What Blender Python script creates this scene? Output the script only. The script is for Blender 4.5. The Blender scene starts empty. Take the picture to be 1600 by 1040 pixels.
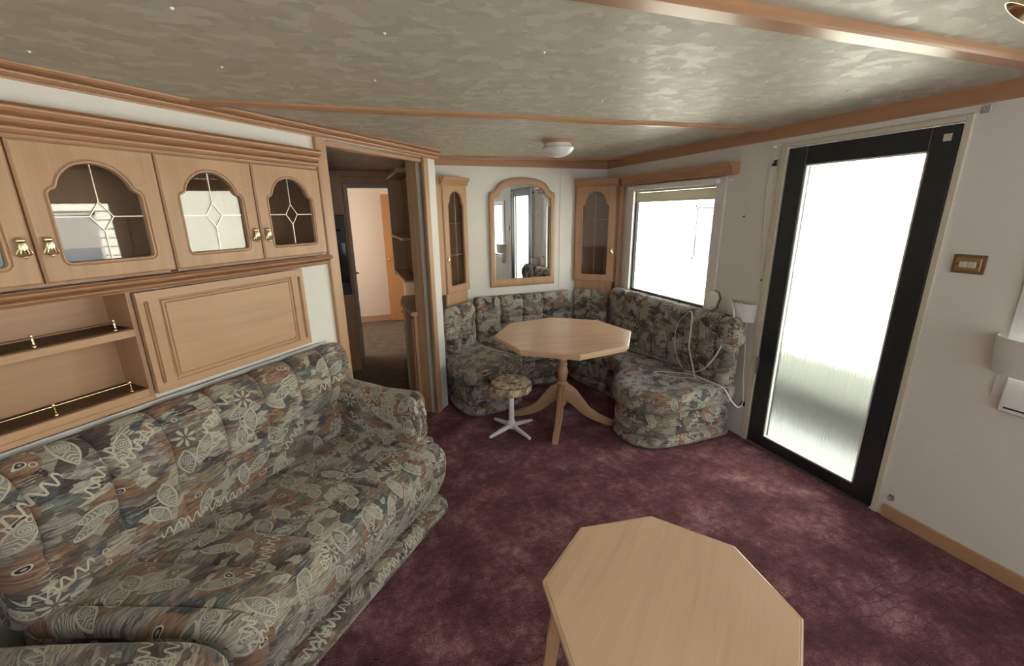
import bpy, bmesh, math, random
from mathutils import Vector, Matrix

random.seed(7)
sc = bpy.context.scene
col = sc.collection
R = math.radians
PI = math.pi

# ------------------------------------------------------------------ camera, sky, sun, exposure
CAM_H = 1.56
YAW, PITCH, ROLL = R(20.66), R(15.593), R(-0.767)
fw = Vector((math.sin(YAW) * math.cos(PITCH), math.cos(YAW) * math.cos(PITCH), -math.sin(PITCH)))
rt = Vector((math.cos(YAW), -math.sin(YAW), 0))
up = rt.cross(fw)
r2 = rt * math.cos(ROLL) + up * math.sin(ROLL)
u2 = up * math.cos(ROLL) - rt * math.sin(ROLL)
cam = bpy.data.cameras.new('camera')
cam.sensor_width = 36.0
cam.lens = 673.0 / 1600.0 * 36.0
cam.clip_start = 0.02
camo = bpy.data.objects.new('camera', cam)
col.objects.link(camo)
m = Matrix((r2, u2, -fw)).transposed().to_4x4()
m.translation = (0, 0, CAM_H)
camo.matrix_world = m
sc.camera = camo

world = bpy.data.worlds.new('sky')
sc.world = world
world.use_nodes = True
bg = world.node_tree.nodes['Background']
bg.inputs['Color'].default_value = (0.93, 0.97, 1.0, 1)
bg.inputs['Strength'].default_value = 0.62

sun = bpy.data.lights.new('sun', 'SUN')
sun.energy = 16.0
sun.angle = R(0.6)
sun.color = (1.0, 0.96, 0.90)
suno = bpy.data.objects.new('sun_offscreen', sun)
col.objects.link(suno)
sd = Vector((0.62, -0.30, -0.565)).normalized()      # direction the light travels
suno.rotation_euler = sd.to_track_quat('-Z', 'Y').to_euler()
suno.location = sd * -40.0                           # high over the roof, on the open-sky side

sc.view_settings.view_transform = 'Standard'
sc.view_settings.look = 'None'
sc.view_settings.gamma = 1.0
sc.view_settings.use_curve_mapping = False
sc.view_settings.exposure = 2.38
sc.cycles.max_bounces = 14
sc.cycles.diffuse_bounces = 8
sc.cycles.glossy_bounces = 5
sc.cycles.transmission_bounces = 8
sc.cycles.transparent_max_bounces = 16
sc.cycles.sample_clamp_indirect = 12.0
sc.cycles.caustics_reflective = False
sc.cycles.caustics_refractive = True
sc.cycles.use_denoising = True


# ------------------------------------------------------------------ frames
XW, YB, ND = 2.495, 3.88, -1.823          # right wall, back wall, slanted partition (distance along its normal)
XL, YR = -1.16, -1.55                     # left outer wall, wall behind the camera
AD = R(43.8)
NV = Vector((math.cos(AD), -math.sin(AD), 0))
DV = Vector((math.sin(AD), math.cos(AD), 0))
RZD = math.atan2(DV.y, DV.x)


def ceil_z(x):
    return 2.03 - 0.016 * (XW - x)


def DP(s, n, z=0.0):
    return DV * s + NV * n + Vector((0, 0, z))


# ------------------------------------------------------------------ node helpers
class NT:
    def __init__(self, name):
        self.m = bpy.data.materials.new(name)
        self.m.use_nodes = True
        self.t = self.m.node_tree
        self.t.nodes.clear()
        self.out = self.t.nodes.new('ShaderNodeOutputMaterial')

    def node(self, typ, **kw):
        n = self.t.nodes.new(typ)
        for k, v in kw.items():
            setattr(n, k, v)
        return n

    def put(self, sock, v):
        if isinstance(v, X):
            v = v.s
        if isinstance(v, bpy.types.NodeSocket):
            self.t.links.new(v, sock)
        elif isinstance(v, (tuple, list)):
            if len(v) == 3 and len(sock.default_value) == 4:
                v = (*v, 1)
            sock.default_value = v
        else:
            sock.default_value = v

    def math(self, op, *a):
        n = self.node('ShaderNodeMath', operation=op)
        for i, v in enumerate(a):
            self.put(n.inputs[i], v)
        return X(self, n.outputs[0])

    def vec(self, op, *a):
        n = self.node('ShaderNodeVectorMath', operation=op)
        for i, v in enumerate(a):
            if op == 'SCALE' and i == 1:
                self.put(n.inputs['Scale'], v)
            else:
                self.put(n.inputs[i], v)
        return n.outputs['Value'] if op in ('LENGTH', 'DOT_PRODUCT') else n.outputs[0]

    def mix(self, f, a, b, blend='MIX'):
        n = self.node('ShaderNodeMix', data_type='RGBA', blend_type=blend)
        self.put(n.inputs['Factor'], f)
        self.put(n.inputs[6], a)
        self.put(n.inputs[7], b)
        return n.outputs[2]

    def coord(self, which='Object'):
        return self.node('ShaderNodeTexCoord').outputs[which]

    def mapping(self, v, loc=(0, 0, 0), rot=(0, 0, 0), scale=(1, 1, 1)):
        n = self.node('ShaderNodeMapping')
        self.put(n.inputs[0], v)
        n.inputs[1].default_value = loc
        n.inputs[2].default_value = rot
        n.inputs[3].default_value = scale
        return n.outputs[0]

    def noise(self, v, scale, detail=2.0, rough=0.5, dim='3D', dist=0.0):
        n = self.node('ShaderNodeTexNoise', noise_dimensions=dim)
        self.put(n.inputs['Vector'], v)
        n.inputs['Scale'].default_value = scale
        n.inputs['Detail'].default_value = detail
        n.inputs['Roughness'].default_value = rough
        n.inputs['Distortion'].default_value = dist
        return X(self, n.outputs[0])

    def voro(self, v, scale, rand=1.0, metric='EUCLIDEAN', dim='2D', feature='F1'):
        n = self.node('ShaderNodeTexVoronoi', voronoi_dimensions=dim, distance=metric, feature=feature)
        self.put(n.inputs['Vector'], v)
        n.inputs['Scale'].default_value = scale
        n.inputs['Randomness'].default_value = rand
        return n

    def ramp(self, f, stops, interp='LINEAR'):
        n = self.node('ShaderNodeValToRGB')
        self.put(n.inputs[0], f)
        cr = n.color_ramp
        cr.interpolation = interp
        while len(cr.elements) < len(stops):
            cr.elements.new(0.5)
        for e, (p, c) in zip(cr.elements, stops):
            e.position = p
            e.color = (*c, 1) if len(c) == 3 else c
        return n.outputs[0]

    def sep(self, v):
        n = self.node('ShaderNodeSeparateXYZ')
        self.put(n.inputs[0], v)
        return [X(self, o) for o in n.outputs]

    def bump(self, h, strength=0.3, dist=0.01, normal=None):
        n = self.node('ShaderNodeBump')
        n.inputs['Strength'].default_value = strength
        n.inputs['Distance'].default_value = dist
        self.put(n.inputs['Height'], h)
        if normal is not None:
            self.put(n.inputs['Normal'], normal)
        return n.outputs[0]

    def principled(self, color, rough=0.5, normal=None, metal=0.0, spec=0.5, **kw):
        n = self.node('ShaderNodeBsdfPrincipled')
        self.put(n.inputs['Base Color'], color)
        self.put(n.inputs['Roughness'], rough)
        self.put(n.inputs['Metallic'], metal)
        self.put(n.inputs['Specular IOR Level'], spec)
        for k, v in kw.items():
            self.put(n.inputs[k], v)
        if normal is not None:
            self.put(n.inputs['Normal'], normal)
        self.t.links.new(n.outputs[0], self.out.inputs[0])
        return n


class X:
    def __init__(self, t, s):
        self.t, self.s = t, s

    def __add__(self, o): return self.t.math('ADD', self, o)
    def __radd__(self, o): return self.t.math('ADD', o, self)
    def __sub__(self, o): return self.t.math('SUBTRACT', self, o)
    def __rsub__(self, o): return self.t.math('SUBTRACT', o, self)
    def __mul__(self, o): return self.t.math('MULTIPLY', self, o)
    def __rmul__(self, o): return self.t.math('MULTIPLY', o, self)
    def __truediv__(self, o): return self.t.math('DIVIDE', self, o)
    def __lt__(self, o): return self.t.math('LESS_THAN', self, o)
    def __gt__(self, o): return self.t.math('GREATER_THAN', self, o)
    def sin(self): return self.t.math('SINE', self)
    def cos(self): return self.t.math('COSINE', self)
    def abs(self): return self.t.math('ABSOLUTE', self)
    def sqrt(self): return self.t.math('SQRT', self)
    def min(self, o): return self.t.math('MINIMUM', self, o)
    def max(self, o): return self.t.math('MAXIMUM', self, o)


# ------------------------------------------------------------------ materials
def m_plain(name, c, rough=0.5, metal=0.0, spec=0.5, bump=0.0, bscale=200, **kw):
    t = NT(name)
    nz = t.noise(t.coord(), 30, 3)
    cc = t.mix(nz, [x * 0.93 for x in c], [min(1, x * 1.07) for x in c])
    nrm = None
    if bump:
        nrm = t.bump(t.noise(t.coord(), bscale, 3), bump, 0.002)
    t.principled(cc, rough, nrm, metal, spec, **kw)
    return t.m


def m_wood(name, axis, base, dark, rough=0.38, grain=1.0):
    t = NT(name)
    sc_ = [26, 26, 26]
    sc_[axis] = 1.6
    v = t.mapping(t.coord(), scale=sc_)
    n1 = t.noise(v, 1.0, 4, 0.55, dist=0.6)
    sc2 = [150, 150, 150]
    sc2[axis] = 5
    n2 = t.noise(t.mapping(t.coord(), scale=sc2), 1.0, 2, 0.5)
    n3 = t.noise(t.coord(), 2.5, 2)
    f = ((n1 - 0.5) * 1.6 + (n2 - 0.5) * 0.7 + (n3 - 0.5) * 0.8) * grain + 0.42
    c = t.ramp(f, [(0.0, [min(1, x * 1.10) for x in base]), (0.5, base), (1.0, dark)])
    t.principled(c, rough, t.bump(n2, 0.06, 0.001), 0, 0.42)
    return t.m


BEECH, BEECHD = (0.47, 0.285, 0.170), (0.40, 0.232, 0.134)
W = [m_wood('beech_grain_%s' % 'xyz'[i], i, BEECH, BEECHD) for i in range(3)]
TOPW = m_wood('beech_table_top', 1, (0.62, 0.425, 0.285), (0.53, 0.340, 0.215), 0.24, 0.9)
TRIMC, TRIMD = (0.42, 0.225, 0.125), (0.34, 0.170, 0.090)
WT = [m_wood('moulding_grain_%s' % 'xyz'[i], i, TRIMC, TRIMD, 0.34, 0.6) for i in range(3)]
WS = WT
WORANGE = m_wood('orange_door_wood', 2, (0.46, 0.235, 0.100), (0.39, 0.185, 0.070), 0.42, 0.5)
WDARK = m_wood('dark_shelf_liner', 0, (0.085, 0.035, 0.017), (0.05, 0.02, 0.01), 0.55, 0.6)
WINT = W[2]
WKIT = W[2]
BRASS = m_plain('brass', (0.86, 0.73, 0.45), 0.2, 1.0)
LEAD = m_plain('leading_metal', (0.62, 0.55, 0.46), 0.3, 1.0)
WHITEM = m_plain('white_paint', (0.80, 0.80, 0.78), 0.35)
WHITEP = m_plain('white_plastic', (0.72, 0.72, 0.70), 0.4)
CREAM = m_plain('cream_plastic', (0.62, 0.58, 0.47), 0.45)
CABLEM = m_plain('white_cable', (0.66, 0.66, 0.62), 0.5)
BLACKP = m_plain('black_plastic', (0.012, 0.012, 0.013), 0.35)
DOORBLK = m_plain('black_door_frame', (0.014, 0.018, 0.020), 0.38, bump=0.05)
CHROME = m_plain('dull_steel', (0.55, 0.56, 0.57), 0.3, 1.0)
GREYSTRIP = m_plain('grey_white_strip', (0.62, 0.63, 0.64), 0.4)
SEALM = m_plain('rubber_seal', (0.03, 0.03, 0.03), 0.6)


def m_wall(name, c, c2):
    t = NT(name)
    p = t.coord()
    n1 = t.noise(p, 1.3, 3)
    n2 = t.noise(p, 260, 2)
    n3 = t.noise(p, 7, 4, 0.65)
    f = (n1 - 0.5) * 1.0 + (n3 - 0.5) * 0.5 + (n2 - 0.5) * 0.35 + 0.5
    t.principled(t.mix(f, c, c2), 0.62, t.bump(n2 + n3 * 0.6, 0.12, 0.0012), 0, 0.3)
    return t.m


WALL = m_wall('pale_wallpaper', (0.70, 0.68, 0.635), (0.78, 0.765, 0.725))
WALLR = WALL
WALLPINK = m_wall('pinkish_wall', (0.72, 0.645, 0.565), (0.77, 0.69, 0.61))
WALLK = W[2]


def m_ceiling():
    t = NT('mottled_ceiling_paper')
    p = t.coord()
    q = t.mapping(p, rot=(0, 0, R(8)), scale=(1.0, 1.3, 1.0))
    warp = t.vec('ADD', q, t.vec('SCALE', t.node('ShaderNodeTexNoise').outputs[1], 0.0))
    a = t.noise(warp, 10.0, 2.2, 0.5, dist=0.25)
    b = t.noise(t.vec('ADD', q, (3.1, 1.7, 0)), 12.0, 2.2, 0.5, dist=0.25)
    c = t.noise(t.vec('ADD', q, (7.7, 4.2, 0)), 8.0, 2.2, 0.5, dist=0.25)
    fa = t.ramp(a, [(0.50, (0, 0, 0)), (0.515, (1, 1, 1))])
    fb = t.ramp(b, [(0.53, (0, 0, 0)), (0.545, (1, 1, 1))])
    fc = t.ramp(c, [(0.53, (0, 0, 0)), (0.545, (1, 1, 1))])
    col_ = t.mix(fa, (0.53, 0.50, 0.425), (0.475, 0.44, 0.37))
    col_ = t.mix(fb, col_, (0.58, 0.55, 0.475))
    col_ = t.mix(fc, col_, (0.51, 0.475, 0.395))
    fine = t.noise(p, 320, 2)
    hgt = t.mix(0.5, fa, fb)
    rr = t.math('MULTIPLY_ADD', fb, -0.08, 0.56)
    nrm = t.bump(fine, 0.10, 0.001)
    nrm = t.bump(hgt, 0.22, 0.0012, nrm)
    nrm = t.bump(t.noise(q, 9, 3), 0.25, 0.006, nrm)
    t.principled(col_, rr, nrm, 0.0, 0.5)
    return t.m


CEILM = m_ceiling()


def m_carpet():
    t = NT('burgundy_carpet')
    p = t.coord()
    big = t.noise(p, 4.5, 5, 0.62)
    mid = t.noise(p, 26, 4, 0.65)
    fine = t.noise(p, 150, 4, 0.75)
    # worn creases in a loose rectangular net
    wv = t.vec('ADD', p, t.vec('SCALE', t.node('ShaderNodeTexNoise').outputs[1], 0.0))
    nz = t.node('ShaderNodeTexNoise')
    t.put(nz.inputs['Vector'], p)
    nz.inputs['Scale'].default_value = 7.0
    nz.inputs['Detail'].default_value = 3
    wv = t.vec('ADD', p, t.vec('SCALE', t.vec('SUBTRACT', nz.outputs[1], (0.5, 0.5, 0.5)), 0.10))
    br = t.node('ShaderNodeTexBrick')
    t.put(br.inputs['Vector'], t.mapping(wv, rot=(0, 0, R(4))))
    br.inputs['Scale'].default_value = 6.0
    br.inputs['Mortar Size'].default_value = 0.016
    br.inputs['Mortar Smooth'].default_value = 0.6
    br.offset = 0.37
    line = X(t, br.outputs['Fac'])
    patch = t.ramp(t.noise(p, 3.0, 3), [(0.42, (0, 0, 0)), (0.58, (1, 1, 1))])
    line = t.math('MULTIPLY', line, patch)
    f = (big - 0.5) * 2.3 + (mid - 0.5) * 1.2 + (fine - 0.5) * 1.7 + 0.45
    c = t.ramp(f, [(0.0, (0.042, 0.009, 0.013)), (0.33, (0.105, 0.029, 0.038)), (0.62, (0.200, 0.080, 0.092)), (1.0, (0.42, 0.240, 0.240))])
    c = t.mix(line * 0.55, c, (0.04, 0.010, 0.015))
    h = fine * 1.3 + mid * 0.9 + big * 1.2 - line * 1.1
    t.principled(c, 0.95, t.bump(h, 0.85, 0.008), 0, 0.15, **{'Sheen Weight': 0.35, 'Sheen Roughness': 0.5, 'Sheen Tint': (0.9, 0.50, 0.54)})
    return t.m


CARPET = m_carpet()


def m_kfloor():
    t = NT('brown_kitchen_carpet')
    p = t.coord()
    f = t.noise(p, 8, 5, 0.6) * 0.7 + t.noise(p, 220, 3) * 0.4
    c = t.ramp(f, [(0.3, (0.085, 0.065, 0.048)), (0.8, (0.19, 0.155, 0.12))])
    t.principled(c, 0.9, t.bump(t.noise(p, 220, 3), 0.5, 0.004), 0, 0.2)
    return t.m


KFLOOR = m_kfloor()


def m_fabric(name, gain=1.0, warm=(1, 1, 1), scale=0.84):
    """woven upholstery: angular patches, hatching, leaves with spirals, fans, rings and squiggle lines"""
    t = NT(name)
    uv0 = t.coord('UV')
    uv = t.mapping(uv0, scale=(scale, scale, scale))

    def g(c):
        return tuple(min(1, x * gain * w) for x, w in zip(c, warm))
    nz = t.node('ShaderNodeTexNoise', noise_dimensions='2D')
    t.put(nz.inputs['Vector'], uv)
    nz.inputs['Scale'].default_value = 9.0
    nz.inputs['Detail'].default_value = 2
    wuv = t.vec('ADD', uv, t.vec('SCALE', t.vec('SUBTRACT', nz.outputs[1], (0.5, 0.5, 0.5)), 0.05))

    def rnd(vn):
        return t.sep(vn.outputs['Color'])

    def local(vn, src):
        return t.sep(t.vec('SUBTRACT', src, vn.outputs['Position']))

    # --- patches
    v1 = t.voro(t.mapping(wuv, rot=(0, 0, R(28)), scale=(1.0, 1.35, 1)), 14.5, 1.0, 'MANHATTAN')
    r1 = rnd(v1)
    pal = [(0.0, (0.070, 0.048, 0.046)), (0.08, (0.21, 0.170, 0.130)), (0.24, (0.32, 0.285, 0.225)), (0.34, (0.075, 0.080, 0.085)),
           (0.41, (0.185, 0.145, 0.125)), (0.53, (0.37, 0.345, 0.280)), (0.63, (0.205, 0.125, 0.085)), (0.71, (0.120, 0.100, 0.078)),
           (0.79, (0.25, 0.220, 0.200)), (0.90, (0.135, 0.145, 0.130))]
    c = t.ramp(r1[0], [(p_, g(k)) for p_, k in pal], 'CONSTANT')
    streak = t.noise(t.mapping(uv0, rot=(0, 0, R(-30)), scale=(22, 130, 1)), 1.0, 3, 0.6, '2D')
    c = t.mix(1.0, c, t.ramp(streak, [(0.28, (0.50, 0.50, 0.50)), (0.72, (1.45, 1.45, 1.45))]), 'MULTIPLY')
    # --- hatched pale rectangles
    xx, yy, _ = t.sep(t.mapping(wuv, rot=(0, 0, R(-22))))
    hl = (yy * 2 * PI * 120.0 + t.noise(uv, 60, 1, 0.5, '2D') * 5.0).sin()
    hat = t.mix(hl > 0.25, g((0.43, 0.415, 0.345)), g((0.19, 0.165, 0.135)))
    c = t.mix(r1[1] > 0.86, c, hat)
    # --- small broken patches over the large ones
    v9 = t.voro(t.mapping(wuv, rot=(0, 0, R(-35)), scale=(1.0, 1.9, 1)), 27.0, 1.0, 'CHEBYCHEV')
    r9 = rnd(v9)
    c9 = t.ramp(r9[1], [(p_, g(k)) for p_, k in ((0.0, (0.09, 0.07, 0.062)), (0.22, (0.31, 0.285, 0.235)), (0.42, (0.16, 0.115, 0.09)), (0.58, (0.075, 0.085, 0.095)), (0.72, (0.40, 0.38, 0.315)), (0.86, (0.21, 0.135, 0.098)))], 'CONSTANT')
    c = t.mix((r9[0] > 0.70) * 0.85, c, t.mix(1.0, c9, t.ramp(streak, [(0.3, (0.65, 0.65, 0.65)), (0.7, (1.3, 1.3, 1.3))]), 'MULTIPLY'))
    # --- dry brush strokes
    st2 = t.noise(t.mapping(uv0, rot=(0, 0, R(24)), scale=(16, 150, 1)), 1.0, 3, 0.65, '2D')
    area = t.noise(uv0, 11, 2, 0.5, '2D')
    c = t.mix((st2 > 0.59) * (area > 0.53) * 0.7, c, g((0.42, 0.40, 0.335)))
    c = t.mix((st2 < 0.38) * (area < 0.44) * 0.7, c, g((0.075, 0.062, 0.058)))
    # --- rust blobs with a ringed eye
    s4 = t.vec('ADD', wuv, (3.37, 1.91, 0))
    v4 = t.voro(s4, 5.6, 0.7)
    r4 = rnd(v4)
    lx, ly, _ = local(v4, s4)
    a4 = r4[1] * 0.8 + 0.2
    x4 = lx * a4.cos() + ly * a4.sin()
    y4 = ly * a4.cos() - lx * a4.sin()
    e4 = ((x4 * x4) / 0.0036 + (y4 * y4) / 0.0014)
    on4 = (e4 < 1.0) * (r4[0] > 0.42)
    rb = t.ramp(streak * 0.6 + st2 * 0.5, [(0.40, g((0.105, 0.058, 0.042))), (0.52, g((0.215, 0.120, 0.080))), (0.66, g((0.30, 0.195, 0.135)))])
    c = t.mix(on4 * 0.92, c, rb)
    re = ((x4 - 0.022) * (x4 - 0.022) + y4 * y4 * 1.8).sqrt()
    c = t.mix(on4 * (re < 0.0125), c, g((0.55, 0.52, 0.43)))
    c = t.mix(on4 * (re < 0.0090), c, g((0.045, 0.035, 0.040)))
    c = t.mix(on4 * (re < 0.0040), c, g((0.33, 0.30, 0.27)))
    # --- leaves with spiral veins
    for off, scale, thr, big in (((0.71, 5.13, 0), 7.6, 0.28, 1.0), ((8.31, 2.77, 0), 6.8, 0.38, 0.85)):
        s2 = t.vec('ADD', uv, off)
        v2 = t.voro(s2, scale, 0.75)
        r2_ = rnd(v2)
        lx, ly, _ = local(v2, s2)
        a2 = r2_[1] * 2.4
        x2 = lx * a2.cos() + ly * a2.sin()
        y2 = ly * a2.cos() - lx * a2.sin()
        e2 = y2.abs() - 0.0215 * big * (1.0 - (x2 * x2) / (0.049 * 0.049 * big * big))
        on2 = (r2_[0] > thr) * (x2.abs() < 0.049 * big)
        ins = (e2 < 0.0) * on2
        fill = t.mix(r2_[2], g((0.155, 0.160, 0.138)), g((0.29, 0.255, 0.21)))
        fill = t.mix(1.0, fill, t.ramp(streak, [(0.3, (0.7, 0.7, 0.7)), (0.7, (1.3, 1.3, 1.3))]), 'MULTIPLY')
        c = t.mix(ins, c, fill)
        rr = ((x2 - 0.010) * (x2 - 0.010) + y2 * y2).sqrt()
        th = t.math('ARCTAN2', y2, x2 - 0.010)
        sp = ((th + rr * 1150.0).sin() > 0.25) * (rr < 0.0165)
        vein = ((x2 * 620.0 + y2.abs() * 380.0).sin() > 0.55) * (x2 < -0.008) * (e2 < -0.004)
        c = t.mix(ins * sp.max(vein), c, g((0.46, 0.44, 0.375)))
        c = t.mix((e2.abs() < 0.0024) * on2, c, g((0.44, 0.425, 0.365)))
    # --- fans
    s6 = t.vec('ADD', uv, (4.9, 9.3, 0))
    v6 = t.voro(s6, 5.0, 0.8)
    r6 = rnd(v6)
    lx, ly, _ = local(v6, s6)
    rr = (lx * lx + ly * ly).sqrt()
    th = t.math('ARCTAN2', ly, lx)
    on6 = (r6[0] > 0.62) * (rr < 0.030)
    pet = (th * 7.0).sin() > ((rr - 0.016).abs() * 75.0 - 0.35)
    c = t.mix(on6, c, t.mix(pet, g((0.12, 0.10, 0.088)), g((0.42, 0.395, 0.33))))
    c = t.mix(on6 * (rr < 0.0065), c, g((0.16, 0.11, 0.09)))
    # --- squiggle lines
    for off, scale, thr in (((2.2, 7.7, 0), 4.6, 0.30), ((6.6, 0.4, 0), 4.1, 0.42)):
        s3 = t.vec('ADD', uv, off)
        v3 = t.voro(s3, scale, 0.7)
        r3_ = rnd(v3)
        lx, ly, _ = local(v3, s3)
        a3 = r3_[1] * 1.1 - 0.2
        x3 = lx * a3.cos() + ly * a3.sin()
        y3 = ly * a3.cos() - lx * a3.sin()
        amp = 0.0125
        k = 2 * PI / 0.027
        ph = x3 * k
        slope = (ph.cos() * ph.cos() * (amp * k) * (amp * k) + 1.0).sqrt()
        d3 = (y3 - ph.sin() * amp).abs() / slope
        on3 = (r3_[0] > thr) * (x3.abs() < 0.068)
        c = t.mix(on3 * (d3 < 0.0026), c, g((0.48, 0.455, 0.38)))
    # --- small rings
    s5 = t.vec('ADD', uv, (1.1, 3.3, 0))
    v5 = t.voro(s5, 17.0, 0.9)
    r5 = rnd(v5)
    d5 = X(t, v5.outputs['Distance']) / 17.0
    on5 = r5[0] > 0.80
    c = t.mix(on5 * (d5 < 0.0072), c, g((0.50, 0.46, 0.38)))
    c = t.mix(on5 * (d5 < 0.0045), c, g((0.22, 0.12, 0.085)))
    # --- weave
    wv = t.noise(uv0, 600, 2, 0.6, '2D')
    c = t.mix(1.0, c, t.ramp(wv, [(0.3, (0.78, 0.78, 0.78)), (0.7, (1.18, 1.18, 1.18))]), 'MULTIPLY')
    wr = t.noise(uv0, 14, 3, 0.5, '2D')
    nrm = t.bump(wr, 0.22, 0.012)
    nrm = t.bump(wv, 0.20, 0.001, nrm)
    t.principled(c, 0.88, nrm, 0, 0.25, **{'Sheen Weight': 0.15})
    return t.m


FABRIC = m_fabric('leaf_print_upholstery')
FABSTOOL = m_fabric('pale_leaf_print_upholstery', 1.75, (1.05, 0.93, 0.74), 1.3)


def schlick(t, normal=None):
    g_ = t.node('ShaderNodeNewGeometry')
    d = X(t, t.vec('DOT_PRODUCT', g_.outputs['Incoming'], g_.outputs['Normal'])).abs()
    k = 1.0 - d
    return k * k * k * k * k * 0.96 + 0.04


def m_glass(name, tint=(1, 1, 1), spec=1.0):
    """thin clear pane: fresnel mix of see-through and mirror"""
    t = NT(name)
    tr = t.node('ShaderNodeBsdfTransparent')
    tr.inputs[0].default_value = (*tint, 1)
    gl = t.node('ShaderNodeBsdfGlossy')
    gl.inputs['Roughness'].default_value = 0.015
    nz = t.noise(t.coord(), 3, 1)
    t.put(gl.inputs['Normal'], t.bump(nz, 0.02, 0.01))
    mx = t.node('ShaderNodeMixShader')
    t.put(mx.inputs[0], schlick(t) * spec)
    t.t.links.new(tr.outputs[0], mx.inputs[1])
    t.t.links.new(gl.outputs[0], mx.inputs[2])
    t.t.links.new(mx.outputs[0], t.out.inputs[0])
    return t.m


GLASS = m_glass('window_glass')
GLASSC = m_glass('cabinet_glass', (0.80, 0.78, 0.75), 1.7)


def m_reeded():
    t = NT('streaky_obscure_glass')
    p = t.coord()
    st = t.noise(t.mapping(p, scale=(40, 95, 5)), 1.0, 3, 0.6)
    gr = t.noise(p, 70, 2)
    nrm = t.bump(st + gr * 0.25, 0.9, 0.012)
    rf = t.node('ShaderNodeBsdfRefraction')
    rf.inputs['IOR'].default_value = 1.07
    rf.inputs['Roughness'].default_value = 0.32
    t.put(rf.inputs['Normal'], nrm)
    tr = t.node('ShaderNodeBsdfTransparent')
    tr.inputs[0].default_value = (0.93, 0.94, 0.93, 1)
    rf.inputs['Color'].default_value = (0.93, 0.94, 0.93, 1)
    gl = t.node('ShaderNodeBsdfGlossy')
    gl.inputs['Roughness'].default_value = 0.12
    t.put(gl.inputs['Normal'], nrm)
    m1 = t.node('ShaderNodeMixShader')
    m1.inputs[0].default_value = 0.22
    t.t.links.new(rf.outputs[0], m1.inputs[1])
    t.t.links.new(tr.outputs[0], m1.inputs[2])
    m2 = t.node('ShaderNodeMixShader')
    t.put(m2.inputs[0], schlick(t))
    t.t.links.new(m1.outputs[0], m2.inputs[1])
    t.t.links.new(gl.outputs[0], m2.inputs[2])
    t.t.links.new(m2.outputs[0], t.out.inputs[0])
    return t.m


REEDED = m_reeded()


def m_translucent(name, c, k=0.5):
    t = NT(name)
    d = t.node('ShaderNodeBsdfDiffuse')
    d.inputs[0].default_value = (*c, 1)
    tl = t.node('ShaderNodeBsdfTranslucent')
    t.put(tl.inputs[0], t.mix(t.noise(t.coord(), 40, 2), [x * 0.92 for x in c], c))
    mx = t.node('ShaderNodeMixShader')
    mx.inputs[0].default_value = k
    t.t.links.new(d.outputs[0], mx.inputs[1])
    t.t.links.new(tl.outputs[0], mx.inputs[2])
    t.t.links.new(mx.outputs[0], t.out.inputs[0])
    return t.m


BLIND = m_translucent('pale_blind_cloth', (0.62, 0.60, 0.50), 0.25)
BLIND2 = m_translucent('white_net', (0.80, 0.74, 0.68), 0.6)
MIRROR = m_plain('mirror_silver', (0.86, 0.88, 0.87), 0.008, 1.0)
OPAL = m_plain('opal_glass', (0.80, 0.80, 0.80), 0.12, 0, 0.6)
CLAD = m_plain('pale_cladding', (0.50, 0.515, 0.455), 0.5)
DARKGROUND = m_plain('dark_ground', (0.045, 0.045, 0.040), 0.9, bump=0.8, bscale=30)  # darker ground tone, used beyond the paving
PAVE = m_plain('pale_paving', (0.27, 0.28, 0.285), 0.85, bump=0.5, bscale=60)
NWIN = m_plain('dark_far_pane', (0.10, 0.13, 0.16), 0.15)
NCURT = m_plain('far_grey_curtain', (0.22, 0.23, 0.22), 0.8)


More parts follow.
